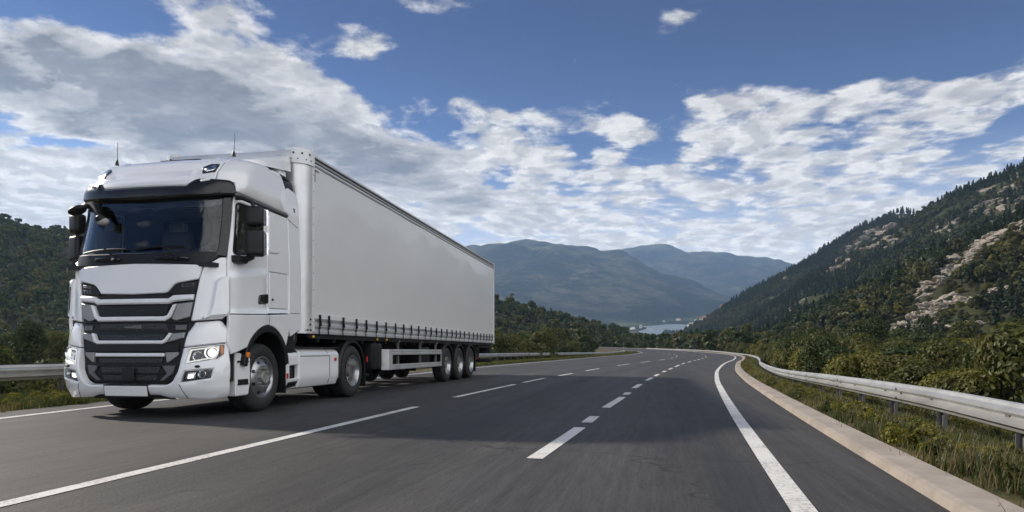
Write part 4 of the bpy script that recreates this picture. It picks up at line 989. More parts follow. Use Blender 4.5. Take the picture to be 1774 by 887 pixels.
def strap(y):
    bm=bmesh.new()
    pts_=[(1.268,1.415),(1.270,1.37),(1.262,1.33),(1.270,1.268),(1.268,1.232),(1.258,1.195),(1.268,1.160),(1.264,1.105),(1.235,1.095)]
    rows=[[(a,y-.019,b) for a,b in pts_],[(a,y+.019,b) for a,b in pts_]]; strip_sheet(bm,rows)
    o=from_bm('strap',bm,M['black'],TL,smooth=False)
    bm=bmesh.new(); bx(bm,(1.278,y,1.385),(.022,.05,.085),.006); bx(bm,(1.282,y+.012,1.30),(.02,.035,.11),.006,Matrix.Rotation(R(14),3,'X')); bx(bm,(1.275,y,1.215),(.016,.044,.04),.005); from_bm('buckle',bm,M['black'],o)
    return o
first=strap(0.); first.location.y=ys[0]
for y in ys[1:]:
    c=first.copy(); COL.objects.link(c); c.parent=TL; c.location.y=y
    for ch in first.children:
        d=ch.copy(); COL.objects.link(d); d.parent=c
for y in ys:
    c=first.copy(); COL.objects.link(c); c.parent=TL; c.location=(0,y,0); c.rotation_euler=(0,0,0); c.scale=(-1,1,1)
# top rails: stacked dark and bright runs
for sg in (1,-1):
    tr=None
    for nm,mt,pr in (('top_rail',M['steel'],[(1.19,3.985),(1.235,3.985),(1.262,3.965),(1.262,3.935),(1.235,3.93),(1.19,3.93)]),
                     ('curtain_track',M['chassis'],[(1.19,3.928),(1.238,3.928),(1.238,3.908),(1.19,3.908)]),
                     ('rail_band',M['plategrey'],[(1.19,3.906),(1.250,3.906),(1.258,3.893),(1.258,3.862),(1.19,3.862)]),
                     ('curtain_track',M['chassis'],[(1.19,3.860),(1.243,3.860),(1.243,3.842),(1.19,3.842)]),
                     ('rail_lip',M['steel'],[(1.19,3.840),(1.262,3.840),(1.264,3.812),(1.250,3.790),(1.19,3.790)])):
        bm=bmesh.new(); prism(bm,[(sg*a,b) for a,b in pr],'y',2.16,15.76); o=from_bm(nm,bm,mt,tr or TL,smooth=False); tr=tr or o
bm=bmesh.new(); bx(bm,(0,(2.0+15.78)/2,3.955),(2.40,13.7,.03)); from_bm('roof',bm,M['curtain'],TL,smooth=False)
bm=bmesh.new(); bx(bm,(0,Y0+.05,2.54),(2.1,.08,2.84)); fw=from_bm('front_wall',bm,M['white2'],TL,smooth=False)
bm=bmesh.new(); bx(bm,(0,Y0+.04,3.90),(2.1,.13,.15),.02); bx(bm,(0,Y0+.0,3.80),(2.1,.05,.03)); from_bm('front_header',bm,M['steel'],TL)
def pillar(sg,r,z0,z1,mat,name,extra=0.,parent=None):
    bm=bmesh.new(); c=(sg*(1.25-.24),Y0+.24); p=[]
    for i in range(13):
        a=math.pi/2*i/12; p.append((c[0]+sg*(.24+extra)*math.sin(a),c[1]-(.24+extra)*math.cos(a)))
    p=[(c[0]-sg*.06,Y0-extra)]+p+[(sg*(1.25+extra),Y0+.30),(sg*1.19,Y0+.30),(sg*.99,Y0+.10)]
    prism(bm,p,'z',z0,z1); return from_bm(name,bm,mat,parent or TL,angle=25)
for sg in (1,-1):
    pl_=pillar(sg,.24,ZB,3.79,M['steel'],'corner_post')
    pillar(sg,.24,3.775,3.79+.22,M['white2'],'corner_cap',.022,pl_)
    bm=bmesh.new(); bx(bm,(sg*1.256,2.235,2.6),(.012,.05,2.9)); from_bm('post_strip',bm,M['white2'],pl_,smooth=False)
    bm=bmesh.new()
    for a,z in ((.25,3.93),(.75,3.93),(1.25,3.93),(.12,3.84),(.5,3.84),(1.0,3.84),(1.35,3.84)):
        c=Vector((sg*(1.01+.266*math.sin(a)),Y0+.24-.266*math.cos(a),z)); n_=Vector((sg*math.sin(a),-math.cos(a),0)); tube(bm,[c-n_*.01,c+n_*.004],.016 if z>3.9 else .010,10)
    for i in range(10):
        z=1.3+.26*i; bx(bm,(sg*1.263,2.225,z),(.006,.014,.014))
    for z,y in ((1.17,2.05),(1.17,2.15),(1.26,2.14),(1.34,2.15)): bx(bm,(sg*1.256,y,z),(.012,.03,.03),.004)
    from_bm('fixing',bm,M['chassis'],pl_)
    bm=bmesh.new(); bx(bm,(sg*1.256,2.34,3.74),(.006,.16,.012)); bx(bm,(sg*1.256,2.29,3.64),(.006,.012,.18)); from_bm('curtain_patch',bm,M['trimgrey'],TL,smooth=False)
    bm=bmesh.new(); prism(bm,[(sg*1.19,15.74),(sg*1.262,15.74),(sg*1.262,15.80),(sg*1.19,15.80)],'z',1.10,3.985); from_bm('rear_post',bm,M['white2'],TL,smooth=False)
bm=bmesh.new(); bx(bm,(0,15.77,2.55),(2.4,.05,2.85)); from_bm('rear_door',bm,M['white2'],TL,smooth=False)
# trailer underframe
bm=bmesh.new(); bx(bm,(0,8.9,1.09),(2.42,13.5,.035))
for sg in (-1,1): bx(bm,(sg*.62,9.4,.93),(.13,12.4,.30)); bx(bm,(sg*1.17,8.95,1.075),(.05,13.5,.07))
for i in range(22): bx(bm,(0,2.6+.6*i,1.03),(2.3,.08,.09))
bx(bm,(0,3.8,1.04),(1.4,1.6,.06))
for y in (9.95,11.25,12.55): tube(bm,[(-.95,y,.475),(.95,y,.475)],.075,10); bx(bm,(.62,y-.2,.62),(.12,.7,.10)); bx(bm,(-.62,y-.2,.62),(.12,.7,.10)); bx(bm,(.6,y,.8),(.2,.2,.25)); bx(bm,(-.6,y,.8),(.2,.2,.25))
from_bm('underframe',bm,M['chassis'],TL,smooth=False)
bm=bmesh.new()
for sg in (-1,1): bx(bm,(sg*.75,5.15,.72),(.16,.18,.65),.02); bx(bm,(sg*.75,5.15,.35),(.32,.30,.05),.02); bx(bm,(sg*.75,5.15,.5),(.11,.12,.4),.01)
tube(bm,[(-.75,5.15,.75),(.75,5.15,.75)],.03,8); from_bm('landing_leg',bm,M['chassis'],TL)
for sg in (-1,1):
    bm=bmesh.new(); bx(bm,(sg*.98,5.05,.74),(.40,.55,.52),.05); from_bm('storage_box',bm,M['black'],TL)
    bm=bmesh.new(); bx(bm,(sg*.9,8.3,.72),(.45,.8,.45),.06); from_bm('pallet_box',bm,M['black'],TL)
    bm=bmesh.new(); tube(bm,[(sg*.55,6.2,.62),(sg*.55,7.4,.62)],.20,16); from_bm('air_tank',bm,M['black'],TL)
for sg in (1,-1):
    bm=bmesh.new()
    for z0,z1 in ((.755,.875),(.44,.555)):
        prism(bm,[(sg*1.195,z0),(sg*1.222,z0),(sg*1.228,z0+.03),(sg*1.222,(z0+z1)/2),(sg*1.228,z1-.03),(sg*1.222,z1),(sg*1.195,z1)],'y',5.80,9.38)
    g=from_bm('side_guard',bm,M['zinc'],TL,angle=20)
    bm=bmesh.new(); prism(bm,[(sg*1.05,5.60),(sg*1.195,5.66),(sg*1.222,5.74),(sg*1.222,5.80),(sg*1.195,5.80),(sg*1.05,5.68)],'z',.44,.875); bx(bm,(sg*1.21,9.365,.655),(.022,.03,.20)); from_bm('end_piece',bm,M['zinc'],g,angle=30)
    bm=bmesh.new()
    for y in (6.25,7.75,9.0): bx(bm,(sg*1.17,y,.76),(.04,.06,.66)); bx(bm,(sg*1.20,y,1.05),(.03,.08,.05))
    from_bm('bracket',bm,M['zincdark'],g,smooth=False)
    for y in (9.95,11.25,12.55):
        wheel(TL,sg*1.06,y,.475,sg,'drive'); mudguard(TL,y,sg*.78,sg*1.235,.575,.49,-8 if y<10 else 12,172 if y<12 else 200,(.22 if y>12 else 0),M['black'])
    bm=bmesh.new(); bx(bm,(sg*1.225,13.25,.62),(.02,.03,.10)); from_bm('side_marker',bm,M['red'],TL)
    bm=bmesh.new()
    for y in (2.25,4.9,5.4): bx(bm,(sg*1.245,y,1.07),(.03,.045,.035),.01)
    from_bm('marker_lamp',bm,M['yellow'],TL)
    bm=bmesh.new(); bx(bm,(sg*1.0,15.55,.90),(.42,.28,.30),.03); from_bm('tail_light',bm,M['chassis'],TL)
    bm=bmesh.new(); bx(bm,(sg*.6,14.9,.72),(.5,.6,.34),.04); bx(bm,(sg*1.15,14.6,.98),(.05,1.9,.05)); bx(bm,(sg*.95,14.2,.78),(.04,.3,.28)); from_bm('spare_carrier',bm,M['black'],TL)
bm=bmesh.new(); bx(bm,(0,15.55,.50),(2.4,.12,.13),.02)
for sg in (-1,1): bx(bm,(sg*.62,15.5,.72),(.10,.08,.4))
from_bm('rear_bumper',bm,M['black'],TL)
bm=bmesh.new(); bx(bm,(1.22,15.62,.93),(.06,.06,.05),.015); from_bm('rear_marker',bm,M['yellow'],TL)
# ------------------------------------------------------------------ vegetation
def leaf_mat(name,c0,c1,trans=.35):
    m,k,out=new_mat(name)
    oi=k.add('ShaderNodeObjectInfo'); rnd=oi.outputs['Random']
    co_=k.add('ShaderNodeTexCoord').outputs['Object']
    f=k.math('ADD',k.math('MULTIPLY',rnd,.55),k.math('MULTIPLY',k.ramp(k.noise(co_,1.1,4,.65),.3,.7),.6),clamp=True)
    col=k.mix(f,c0,c1)
    d=k.add('ShaderNodeBsdfDiffuse',{'Color':col}); t=k.add('ShaderNodeBsdfTranslucent',{'Color':col})
    g=k.add('ShaderNodeBsdfGlossy',{'Color':(.6,.65,.6),'Roughness':.5})
    a=k.add('ShaderNodeMixShader',{0:trans,1:d.outputs[0],2:t.outputs[0]})
    b=k.add('ShaderNodeMixShader',{0:.035,1:a.outputs[0],2:g.outputs[0]})
    k.l.new(b.outputs[0],out.inputs[0]); return m
LEAF={'dark':leaf_mat('dark_leaves',(.030,.050,.014),(.070,.088,.026)),
 'olive':leaf_mat('olive_leaves',(.060,.070,.018),(.125,.118,.030)),
 'yellow':leaf_mat('yellow_green_leaves',(.10,.108,.020),(.205,.180,.032)),
 'grey':leaf_mat('grey_green_leaves',(.060,.072,.045),(.115,.125,.075)),
 'pine':leaf_mat('pine_needles',(.018,.034,.015),(.042,.062,.025),.2)}
BARK=pbr('bark',(.09,.07,.055),.9,0,0,.3,4.,bump=.4,bscale=12)
def leaves_mesh(name,centers,norms,sizes,mat,asp=1.5):
    """one small bent leaf clump (two triangles) per centre"""
    n=len(centers); r=rng.normal(size=(n,3)); nn=norms+.55*r*.7; nn/=np.linalg.norm(nn,axis=1)[:,None]
    u=np.cross(nn,rng.normal(size=(n,3))); u/=np.linalg.norm(u,axis=1)[:,None]; v=np.cross(nn,u)
    s=sizes[:,None]; a=asp
    V=np.concatenate([centers-u*s*a*.5,centers+v*s*.42+nn*s*.10,centers+u*s*a*.5,centers-v*s*.42+nn*s*.10],1).reshape(-1,3)
    me=bpy.data.meshes.new(name); F=[(4*i,4*i+1,4*i+2,4*i+3) for i in range(n)]
    me.from_pydata(V.tolist(),[],F); me.materials.append(mat); return me
def crown_points(n,h0,h1,rad,nl,flat=1.,lr=.42):
    """points on the skins of nl lobes spread through an uneven crown"""
    cs=[];ns=[]
    L=[]
    for i in range(nl):
        a=rng.uniform(0,2*math.pi); t=rng.uniform(0,1)
        q=math.sin(math.pi*(.18+.72*t))
        rr=rad*q*math.sqrt(rng.uniform(.05,1))*.72
        L.append((rr*math.cos(a),rr*math.sin(a),h0+(h1-h0)*t*.86+.06*(h1-h0),rad*rng.uniform(lr*.6,lr*1.15)))
    w_=np.array([l[3]**2 for l in L]); w_/=w_.sum()
    for i,c in zip(range(nl),rng.multinomial(n,w_)):
        d=rng.normal(size=(c,3)); d/=np.linalg.norm(d,axis=1)[:,None]; d[:,2]=np.where(d[:,2]<-.35,-d[:,2],d[:,2])
        rad_=L[i][3]*rng.uniform(.72,1.12,size=(c,1))
        cs.append(np.array(L[i][:3])+d*rad_*np.array([1,1,flat])); ns.append(d)
    return np.concatenate(cs),np.concatenate(ns),L
def trunk_mesh(name,h,r,lobes,nb=6):
    bm=bmesh.new(); k_=[(0,0,-.6),(.05*h*.2,0,h*.35),(.03*h,.02*h,h*.7),(.0,.03*h,h)]
    tube(bm,k_,[r*1.25,r,r*.65,r*.2],7)
    for l in lobes[:nb]:
        z=min(h*.75,max(h*.25,l[2]*.55)); tube(bm,[(0.02*h,.01*h,z),(l[0]*.5,l[1]*.5,z+(l[2]-z)*.55),(l[0],l[1],l[2])],[r*.45,r*.3,r*.1],5)
    bmesh.ops.recalc_face_normals(bm,faces=bm.faces); me=bpy.data.meshes.new(name); bm.to_mesh(me); bm.free(); me.materials.append(BARK)
    for p in me.polygons: p.use_smooth=True
    return me
def tree_kit(mat,h,rad,n,size,nl,low=.18,flat=.9,lr=.42):
    c,nn,L=crown_points(n,h*low,h,rad,nl,flat,lr)
    return leaves_mesh('crown',c,nn,size*rng.uniform(.6,1.3,size=len(c)),LEAF[mat]),trunk_mesh('trunk',h*.8,.035*h,L)
def pine_kit(h,rad,n,size):
    t=rng.uniform(0,1,n)**.75; tiers=np.floor(t*11)/11+rng.normal(0,.012,n)
    a=rng.uniform(0,2*math.pi,n); arm=np.floor(a/(2*math.pi)*9); a=a*.35+.65*(arm+.5+tiers*3.1)/9*2*math.pi
    rmax=rad*(1-tiers)**.85*(.8+.35*np.sin(arm*2.7+tiers*40))
    q=np.sqrt(rng.uniform(.05,1,n)); r=rmax*q
    z=h*(.1+.9*tiers)-r*.28+rng.normal(0,.02*h,n)*.6
    c=np.stack([r*np.cos(a),r*np.sin(a),np.clip(z,h*.05,h)],1)
    nn=np.stack([np.cos(a)*.7,np.sin(a)*.7,np.full(n,.8)],1)
    return leaves_mesh('crown',c,nn,size*rng.uniform(.6,1.3,n)*(1.15-.6*tiers),LEAF['pine'],1.9),trunk_mesh('trunk',h*.97,.022*h,[])
KIT={
 'shrub_dark':[tree_kit('dark',2.4,1.45,5200,.115,16,.02,.9,.46) for _ in range(2)],
 'shrub_olive':[tree_kit('olive',2.4,1.5,5200,.115,16,.02,.9,.46) for _ in range(3)],
 'shrub_yellow':[tree_kit('yellow',2.2,1.4,5200,.11,16,.02,.9,.46) for _ in range(2)],
 'tree_dark':[tree_kit('dark',7.5,3.2,1100,.62,14) for _ in range(3)],
 'tree_olive':[tree_kit('olive',7.2,3.3,1100,.62,14) for _ in range(3)],
 'tree_yellow':[tree_kit('yellow',6.,2.8,900,.58,12) for _ in range(2)],
 'near_dark':[tree_kit('dark',6.5,3.0,6500,.23,18,.08) for _ in range(2)],
 'near_olive':[tree_kit('olive',6.5,3.0,6500,.23,18,.08) for _ in range(2)],
 'pine':[pine_kit(9.5,2.1,1300,.55) for _ in range(3)],
}
FAR={ # lighter copies for the far woods
 'tree_dark':[tree_kit('dark',7.,3.3,260,1.15,10)[0] for _ in range(3)],
 'tree_olive':[tree_kit('olive',7.,3.3,260,1.15,10)[0] for _ in range(2)],
 'tree_grey':[tree_kit('grey',6.,2.9,240,1.1,10)[0]],
 'pine':[pine_kit(10.,2.2,260,1.05)[0] for _ in range(3)],
}
def project(x,y,z): return 887+1145*x/y, 608-1145*(z-GROUND_EYE)/y
def behind_truck(px): return 150<px<835
def scatter(n,x0,x1,y0,y1,keep):
    xs=rng.uniform(x0,x1,n); ys=rng.uniform(y0,y1,n); zs=ground_z(xs,ys); o=[]
    px=887+1145*xs/ys
    for x,y,z,p in zip(xs,ys,zs,px):
        if -60<p<1850 and keep(x,y,z,p): o.append((x,y,z))
    return o
def thin(pts,d):
    grid={}; o=[]
    for p in pts:
        c=(int(p[0]//d),int(p[1]//d)); ok=True
        for i in (-1,0,1):
            for j in (-1,0,1):
                for q in grid.get((c[0]+i,c[1]+j),()):
                    if (q[0]-p[0])**2+(q[1]-p[1])**2<d*d: ok=False; break
        if ok: grid.setdefault(c,[]).append(p); o.append(p)
    return o
def off_road(x,y,m):
    return y>262 or y<-30 or x<LE(y)-m or x>Cx(y)+1.2+m
def plant(kind,name,x,y,z,s,label,cat,group,sz=None):
    crown,trunk=random.choice(KIT[kind])
    r=empty(name,(x,y,z),random.uniform(0,6.28)); r.scale=(s*random.uniform(.9,1.1),s*random.uniform(.9,1.1),sz or s*random.uniform(.85,1.15))
    tag(r,label,cat,group)
    link(bpy.data.objects.new('crown',crown),r); link(bpy.data.objects.new('trunk',trunk),r)
# rocks ---------------------------------------------------------------
m,k,out=new_mat('limestone'); co_=k.add('ShaderNodeTexCoord').outputs['Object']
a=k.noise(co_,.55,8,.7); b=k.noise(co_,2.4,6,.7)
col=k.mix(k.ramp(a,.35,.65),(.46,.41,.345),(.24,.21,.18)); col=k.mix(k.ramp(b,.48,.72,0,.7),col,(.60,.54,.46))
bs=k.add('ShaderNodeBsdfPrincipled',{'Base Color':col,'Roughness':.9,'Specular IOR Level':.15}); bp=k.add('ShaderNodeBump',{'Height':k.math('ADD',a,b),'Strength':.9,'Distance':.35}); k.l.new(bp.outputs[0],bs.inputs['Normal']); k.l.new(bs.outputs[0],out.inputs[0]); M['rock']=m
def rock_mesh():
    bm=bmesh.new(); bmesh.ops.create_icosphere(bm,subdivisions=4,radius=1); o=Vector(rng.uniform(-50,50,3))
    for v in bm.verts:
        p=v.co.copy(); d=1+.42*noise.fractal(p*1.1+o,.8,2.1,5)+.30*(noise.cell(p*1.7+o)-.3)
        v.co=Vector((p.x*d,p.y*d*.8,p.z*d*.55))
    me=bpy.data.meshes.new('rock_outcrop'); bm.to_mesh(me); bm.free(); me.materials.append(M['rock']); return me
ROCKS=[rock_mesh() for _ in range(6)]
def on_ground(px,py,y0,y1):                          # where the line of sight meets the slope
    ys=np.geomspace(y0,y1,400); xs=(px-887)/1145*ys; zr=GROUND_EYE+(608-py)/1145*ys; zg=ground_z(xs,ys)
    i=np.argmax(zg>zr); return (xs[i],ys[i],zg[i]) if zg[i]>zr[i] else None
rock_at=[]
streaks=[((1525,600),(1590,545),9,10),((1570,580),(1625,548),10,12),((1600,545),(1650,510),5,8),((1620,535),(1740,505),9,8),((1590,515),(1640,480),8,9),((1645,465),(1700,430),7,8),((1690,430),(1774,385),18,13),((1655,470),(1700,445),8,8),((1700,595),(1774,575),7,8),((1640,572),(1700,560),5,7)]
for (ax,ay),(bx_,by),n,j in streaks:
    n=int(n*1.9)
    for i in range(n):
        t=(i+random.uniform(-.3,.3))/max(1,n-1); q=on_ground(ax+(bx_-ax)*t+random.uniform(-j,j),ay+(by-ay)*t+random.uniform(-j,j)*.5,40,900)
        if q: rock_at.append((*q,random.uniform(6,16)*q[1]/1145))
for (ax,ay),(bx_,by),n in [((1545,378),(1440,445),46),((1690,352),(1774,312),22),((1500,410),(1560,385),18),((1600,400),(1660,370),10)]:
    for i in range(n):
        t=random.random(); q=on_ground(ax+(bx_-ax)*t+random.uniform(-10,14),ay+(by-ay)*t+random.uniform(4,34),400,1500)
        if q: rock_at.append((*q,random.uniform(4.,10)*q[1]/1145))
for x,y,z,s in rock_at:
    o=link(bpy.data.objects.new('rock_outcrop',random.choice(ROCKS))); o.location=(x,y,z-.15*s)
    o.rotation_euler=(random.uniform(-.3,.3),R(-18)+random.uniform(-.2,.2),random.uniform(0,6.28)); o.scale=(s*random.uniform(.8,1.4),s*random.uniform(.8,1.2),s*random.uniform(.7,1.1))
    if y>450: tag(o,'grey rock showing through the woods near the skyline of the right-hand mountain','rock','grey crags high on the right-hand mountain')
    else: tag(o,'pale tan limestone rock bare among the bushes of the near right-hand slope','rock','pale rocks on the near right-hand slope')
def near_rock(x,y,z=None,f=1.1):
    for rx,ry,rz_,s in rock_at:
        # keep the line of sight to a rock open as well as the rock itself
        if abs(rx-x)<s*f+.6 and abs(ry-y)<s+2.5: return True
        # nothing tall stands just below a rock on the downhill side
        if -2<ry-y<(9 if ry<450 else 22) and abs(x/y-rx/ry)*ry<s*f+1.6: return True
    return False
# shrubs right of the guardrail ------------------------------------------
cand=[]
for _ in range(14000):
    y=rng.uniform(4,130)**1.0; o=RO+1.9+rng.uniform(0,1)**1.2*(10+y*.85); x,yy=side(Cx,y,o)
    p=887+1145*x/max(yy,.1)
    if yy>6 and 1180<p<1900: cand.append((x,yy))
gz=ground_z([c[0] for c in cand],[c[1] for c in cand])
pts=[]
for (x,y),h in zip(cand,gz):
    if y<130:
        o=x-Cx(y)
        if o<22: h=max(h,verge_right(o/1.05,y)-.1)
    if not near_rock(x,y): pts.append((x,y,h))
pts=thin(pts,1.3); pts.sort(key=lambda p:p[1]-.2*p[0])
near=pts[:230]; rest_shrub=pts[230:]
for x,y,z in near:
    q=random.random(); yel=.33 if y<60 else .22
    s=random.uniform(.75,1.15)*min(.95,.40+y/75.)
    if q<yel: plant('shrub_yellow','shrub',x,y,z-.2,s,'yellow-green bushy shrub on the bank behind the right guardrail','shrub','shrubs on the bank behind the right guardrail')
    elif q<yel+.44: plant('shrub_olive','shrub',x,y,z-.2,s*1.05,'olive green rounded shrub on the bank behind the right guardrail','shrub','shrubs on the bank behind the right guardrail')
    else: plant('shrub_dark','shrub',x,y,z-.2,s*1.1,'dark green dense shrub on the bank behind the right guardrail','shrub','shrubs on the bank behind the right guardrail')
# shrubs behind the left guardrail
pl=[]
for _ in range(1600):
    y=rng.uniform(11,75); x=LE(y)-3.7-rng.uniform(0,1)*16; p=887+1145*x/y
    if (-60<p<150 or 836<p<1060): pl.append((x,y,verge_left(LE(y)-x,y)-.1))
pl=thin(pl,2.1); pl.sort(key=lambda p:p[1])
for x,y,z in pl[:64]:
    kd=random.choice(['shrub_dark','shrub_dark','shrub_olive'])
    plant(kd,'shrub',x,y,z-.35,random.uniform(.45,.75)*(1+y/90),('dark green' if kd=='shrub_dark' else 'olive green')+' low shrub behind the left guardrail','shrub','shrubs behind the left guardrail')
# trees on the left hill ----------------------------------------------------
hl=scatter(30000,-430,62,62,440,lambda x,y,z,p:off_road(x,y,9))
hl=thin(hl,4.6); hl.sort(key=lambda q:q[1])
vis=[q for q in hl if not behind_truck(887+1145*q[0]/q[1])]
ind=vis[:160]; s_=set(ind); rest=[q for q in hl if q not in s_]
for x,y,z in ind:
    q=random.random(); s=random.uniform(.6,1.0)*(1.0 if y>150 else .75)
    where='in the wood on the left hillside beyond the guardrail'; g='broadleaf trees on the left hillside'
    nk='near_' if y<130 else 'tree_'
    if q<.50: plant(nk+'dark','broadleaf_tree',x,y,z,s,'dark green broad tree '+where,'tree',g)
    elif q<.90: plant(nk+'olive','broadleaf_tree',x,y,z,s,'olive green broad tree '+where,'tree',g)
    else: plant('tree_yellow','broadleaf_tree',x,y,z,s,'yellowing small tree '+where,'tree',g)
# trees beyond the bend ------------------------------------------------------
tb=[]
for _ in range(500):
    y=rng.uniform(150,300); x=rng.uniform(52,135)+(0 if y>200 else 0); p=887+1145*x/y
    if 1135<p<1420 and off_road(x,y,7): tb.append((x,y,float(ground_z([x],[y])[0])))
tb=thin(tb,5.2)[:50]
for x,y,z in tb:
    kd='tree_dark' if random.random()<.6 else 'tree_olive'
    plant(kd,'broadleaf_tree',x,y,max(z,-1),random.uniform(.6,.95),('dark' if kd=='tree_dark' else 'olive')+' green tree in the belt beyond the far bend of the road','tree','trees beyond the far bend')
# the right-hand slope ---------------------------------------------------------
hr=scatter(110000,70,560,100,1000,lambda x,y,z,p:z>-.6 and off_road(x,y,14) and p>1180 and not near_rock(x,y))
hr=thin(hr,3.7)
def bare(x,y): return noise.noise(Vector((x*.03,y*.03,5.1)))>.42
hr=[q for q in hr if not bare(q[0],q[1])]
hr.sort(key=lambda q:q[1]); conif=lambda x,y:noise.noise(Vector((x*.012,y*.012,1.)))+.2*random.random()>-.02
c1=[q for q in hr if conif(q[0],q[1])]; c2s=set(c1); c2=[q for q in hr if q not in c2s]
for x,y,z in c1[:160]: plant('pine','pine_tree',x,y,z,random.uniform(.6,1.0),'dark pointed conifer on the near right-hand slope','tree','conifers on the near right-hand slope')
for x,y,z in c2[:88]:
    q=random.random(); g='broadleaf trees on the near right-hand slope'
    if q<.45: plant('tree_dark','broadleaf_tree',x,y,z,random.uniform(.62,.95),'dark green round tree on the near right-hand slope','tree',g)
    elif q<.88: plant('tree_olive','broadleaf_tree',x,y,z,random.uniform(.62,.95),'olive green round tree on the near right-hand slope','tree',g)
    else: plant('tree_yellow','broadleaf_tree',x,y,z,random.uniform(.62,.95),'yellow-green round tree on the near right-hand slope','tree',g)
# far woods: one object each, scattered with geometry nodes -----------------------
def instancer(name,pts,kits,label,cat,scl=(.6,1.05),pick=None):
    coll=bpy.data.collections.new(name+'_kit')
    for i,me in enumerate(kits): coll.objects.link(bpy.data.objects.new('kit_%02d'%i,me))
    me=bpy.data.meshes.new(name); me.from_pydata([tuple(map(float,p)) for p in pts],[],[]); n=len(pts)
    for nm,tp,val in (('scl','FLOAT',rng.uniform(scl[0],scl[1],n)),('rot','FLOAT',rng.uniform(0,6.28,n)),('pick','INT',np.array([pick(p) for p in pts]) if pick else rng.integers(0,len(kits),n))):
        me.attributes.new(nm,tp,'POINT').data.foreach_set('value',val.tolist())
    o=link(bpy.data.objects.new(name,me)); tag(o,label,cat,kind='stuff')
    g=bpy.data.node_groups.new(name,'GeometryNodeTree'); g.interface.new_socket('Geometry',in_out='INPUT',socket_type='NodeSocketGeometry'); g.interface.new_socket('Geometry',in_out='OUTPUT',socket_type='NodeSocketGeometry')
    gi=g.nodes.new('NodeGroupInput'); go=g.nodes.new('NodeGroupOutput'); ip=g.nodes.new('GeometryNodeInstanceOnPoints'); ci=g.nodes.new('GeometryNodeCollectionInfo')
    ci.inputs['Collection'].default_value=coll; ci.inputs['Separate Children'].default_value=True; ci.inputs['Reset Children'].default_value=True
    ip.inputs['Pick Instance'].default_value=True
    def attr(nm,tp):
        a=g.nodes.new('GeometryNodeInputNamedAttribute'); a.data_type=tp; a.inputs['Name'].default_value=nm; return a.outputs['Attribute']
    cx=g.nodes.new('ShaderNodeCombineXYZ'); L=g.links.new
    L(attr('rot','FLOAT'),cx.inputs[2]); L(cx.outputs[0],ip.inputs['Rotation']); L(attr('scl','FLOAT'),ip.inputs['Scale']); L(attr('pick','INT'),ip.inputs['Instance Index'])
    L(gi.outputs[0],ip.inputs['Points']); L(ci.outputs[0],ip.inputs['Instance']); L(ip.outputs[0],go.inputs[0])
    o.modifiers.new('scatter','NODES').node_group=g; return o
fk=FAR['tree_dark']+FAR['tree_olive']+FAR['tree_grey']
instancer('forest',rest,fk,'dark broadleaf forest covering the left hill behind the truck','forest',(.55,1.0))
fr=scatter(70000,60,760,700,1650,lambda x,y,z,p:z>np.interp(math.hypot(x,y),[0,400,1000,1700],[0,2,15,45]) and p>1150 and not bare(x,y) and not near_rock(x,y))
fr=thin(fr,7.)
mixk=FAR['pine']+FAR['tree_dark']+FAR['tree_olive']+FAR['tree_grey']
def pk(p):
    c=conif(p[0],p[1]); return random.randrange(0,3) if c else random.randrange(3,9)
instancer('forest',c1[160:]+c2[88:]+fr,mixk,'mixed forest of conifers and broad trees covering the right-hand mountain','forest',(.55,1.05),pk)
vw=scatter(26000,-700,900,330,2200,lambda x,y,z,p:830<p<1330 and noise.noise(Vector((x*.006,y*.004,8.)))+.15*noise.noise(Vector((x*.03,y*.03,2.)))>.02 and not(1090<p<1215 and y>600) and not(LAKE[0]-70<x<LAKE[1]*y/1500+60 and 1440<y<2300))
vw=thin(vw,9)
lo=[q for q in scatter(16000,95,270,140,480,lambda x,y,z,p:z>-.6 and p>1300) if not any(abs(q[0]-r[0])+abs(q[1]-r[1])<r[3]*.9 for r in rock_at)]
rest_shrub=rest_shrub+[(x,y,z-.5) for x,y,z in thin(lo,2.3)]
if rest_shrub: instancer('undergrowth',rest_shrub,[k_[0] for k_ in KIT['shrub_dark']+KIT['shrub_olive']+KIT['shrub_yellow'][:1]],'low bushes covering the foot of the right-hand slope','undergrowth',(.6,1.05))
instancer('woodland',vw,fk,'scattered woods on the far valley floor','woodland',(.7,1.3))
# grass and weeds -------------------------------------------------------------------
def tuft(mat,n,h,spread,wd):
    bm=bmesh.new()
    for _ in range(n):
        a=random.uniform(0,6.28); x,y=random.gauss(0,spread),random.gauss(0,spread); hh=h*random.uniform(.45,1.1); le=random.uniform(.15,.55)*hh
        p0=Vector((x,y,-.02)); p1=p0+Vector((math.cos(a)*le*.35,math.sin(a)*le*.35,hh*.6)); p2=p0+Vector((math.cos(a)*le,math.sin(a)*le,hh))
        s=Vector((-math.sin(a),math.cos(a),0))*wd
        v=[bm.verts.new(p) for p in (p0-s,p0+s,p1+s*.8,p1-s*.8,p2)]
        bm.faces.new(v[:4]); bm.faces.new((v[3],v[2],v[4]))
    me=bpy.data.meshes.new('tuft'); bm.to_mesh(me); bm.free(); me.materials.append(mat); return me
G1=leaf_mat('grass_green',(.035,.055,.014),(.085,.095,.028),.4); G2=leaf_mat('grass_dry',(.16,.13,.06),(.30,.24,.12),.4); G3=leaf_mat('weed_yellow',(.13,.14,.02),(.26,.22,.03),.4)
def weed(mat,n,h):
    c,nn,L=crown_points(n,.02,h,h*.6,7,.9,.4); return leaves_mesh('tuft',c,nn,.030*rng.uniform(.6,1.4,n),mat)
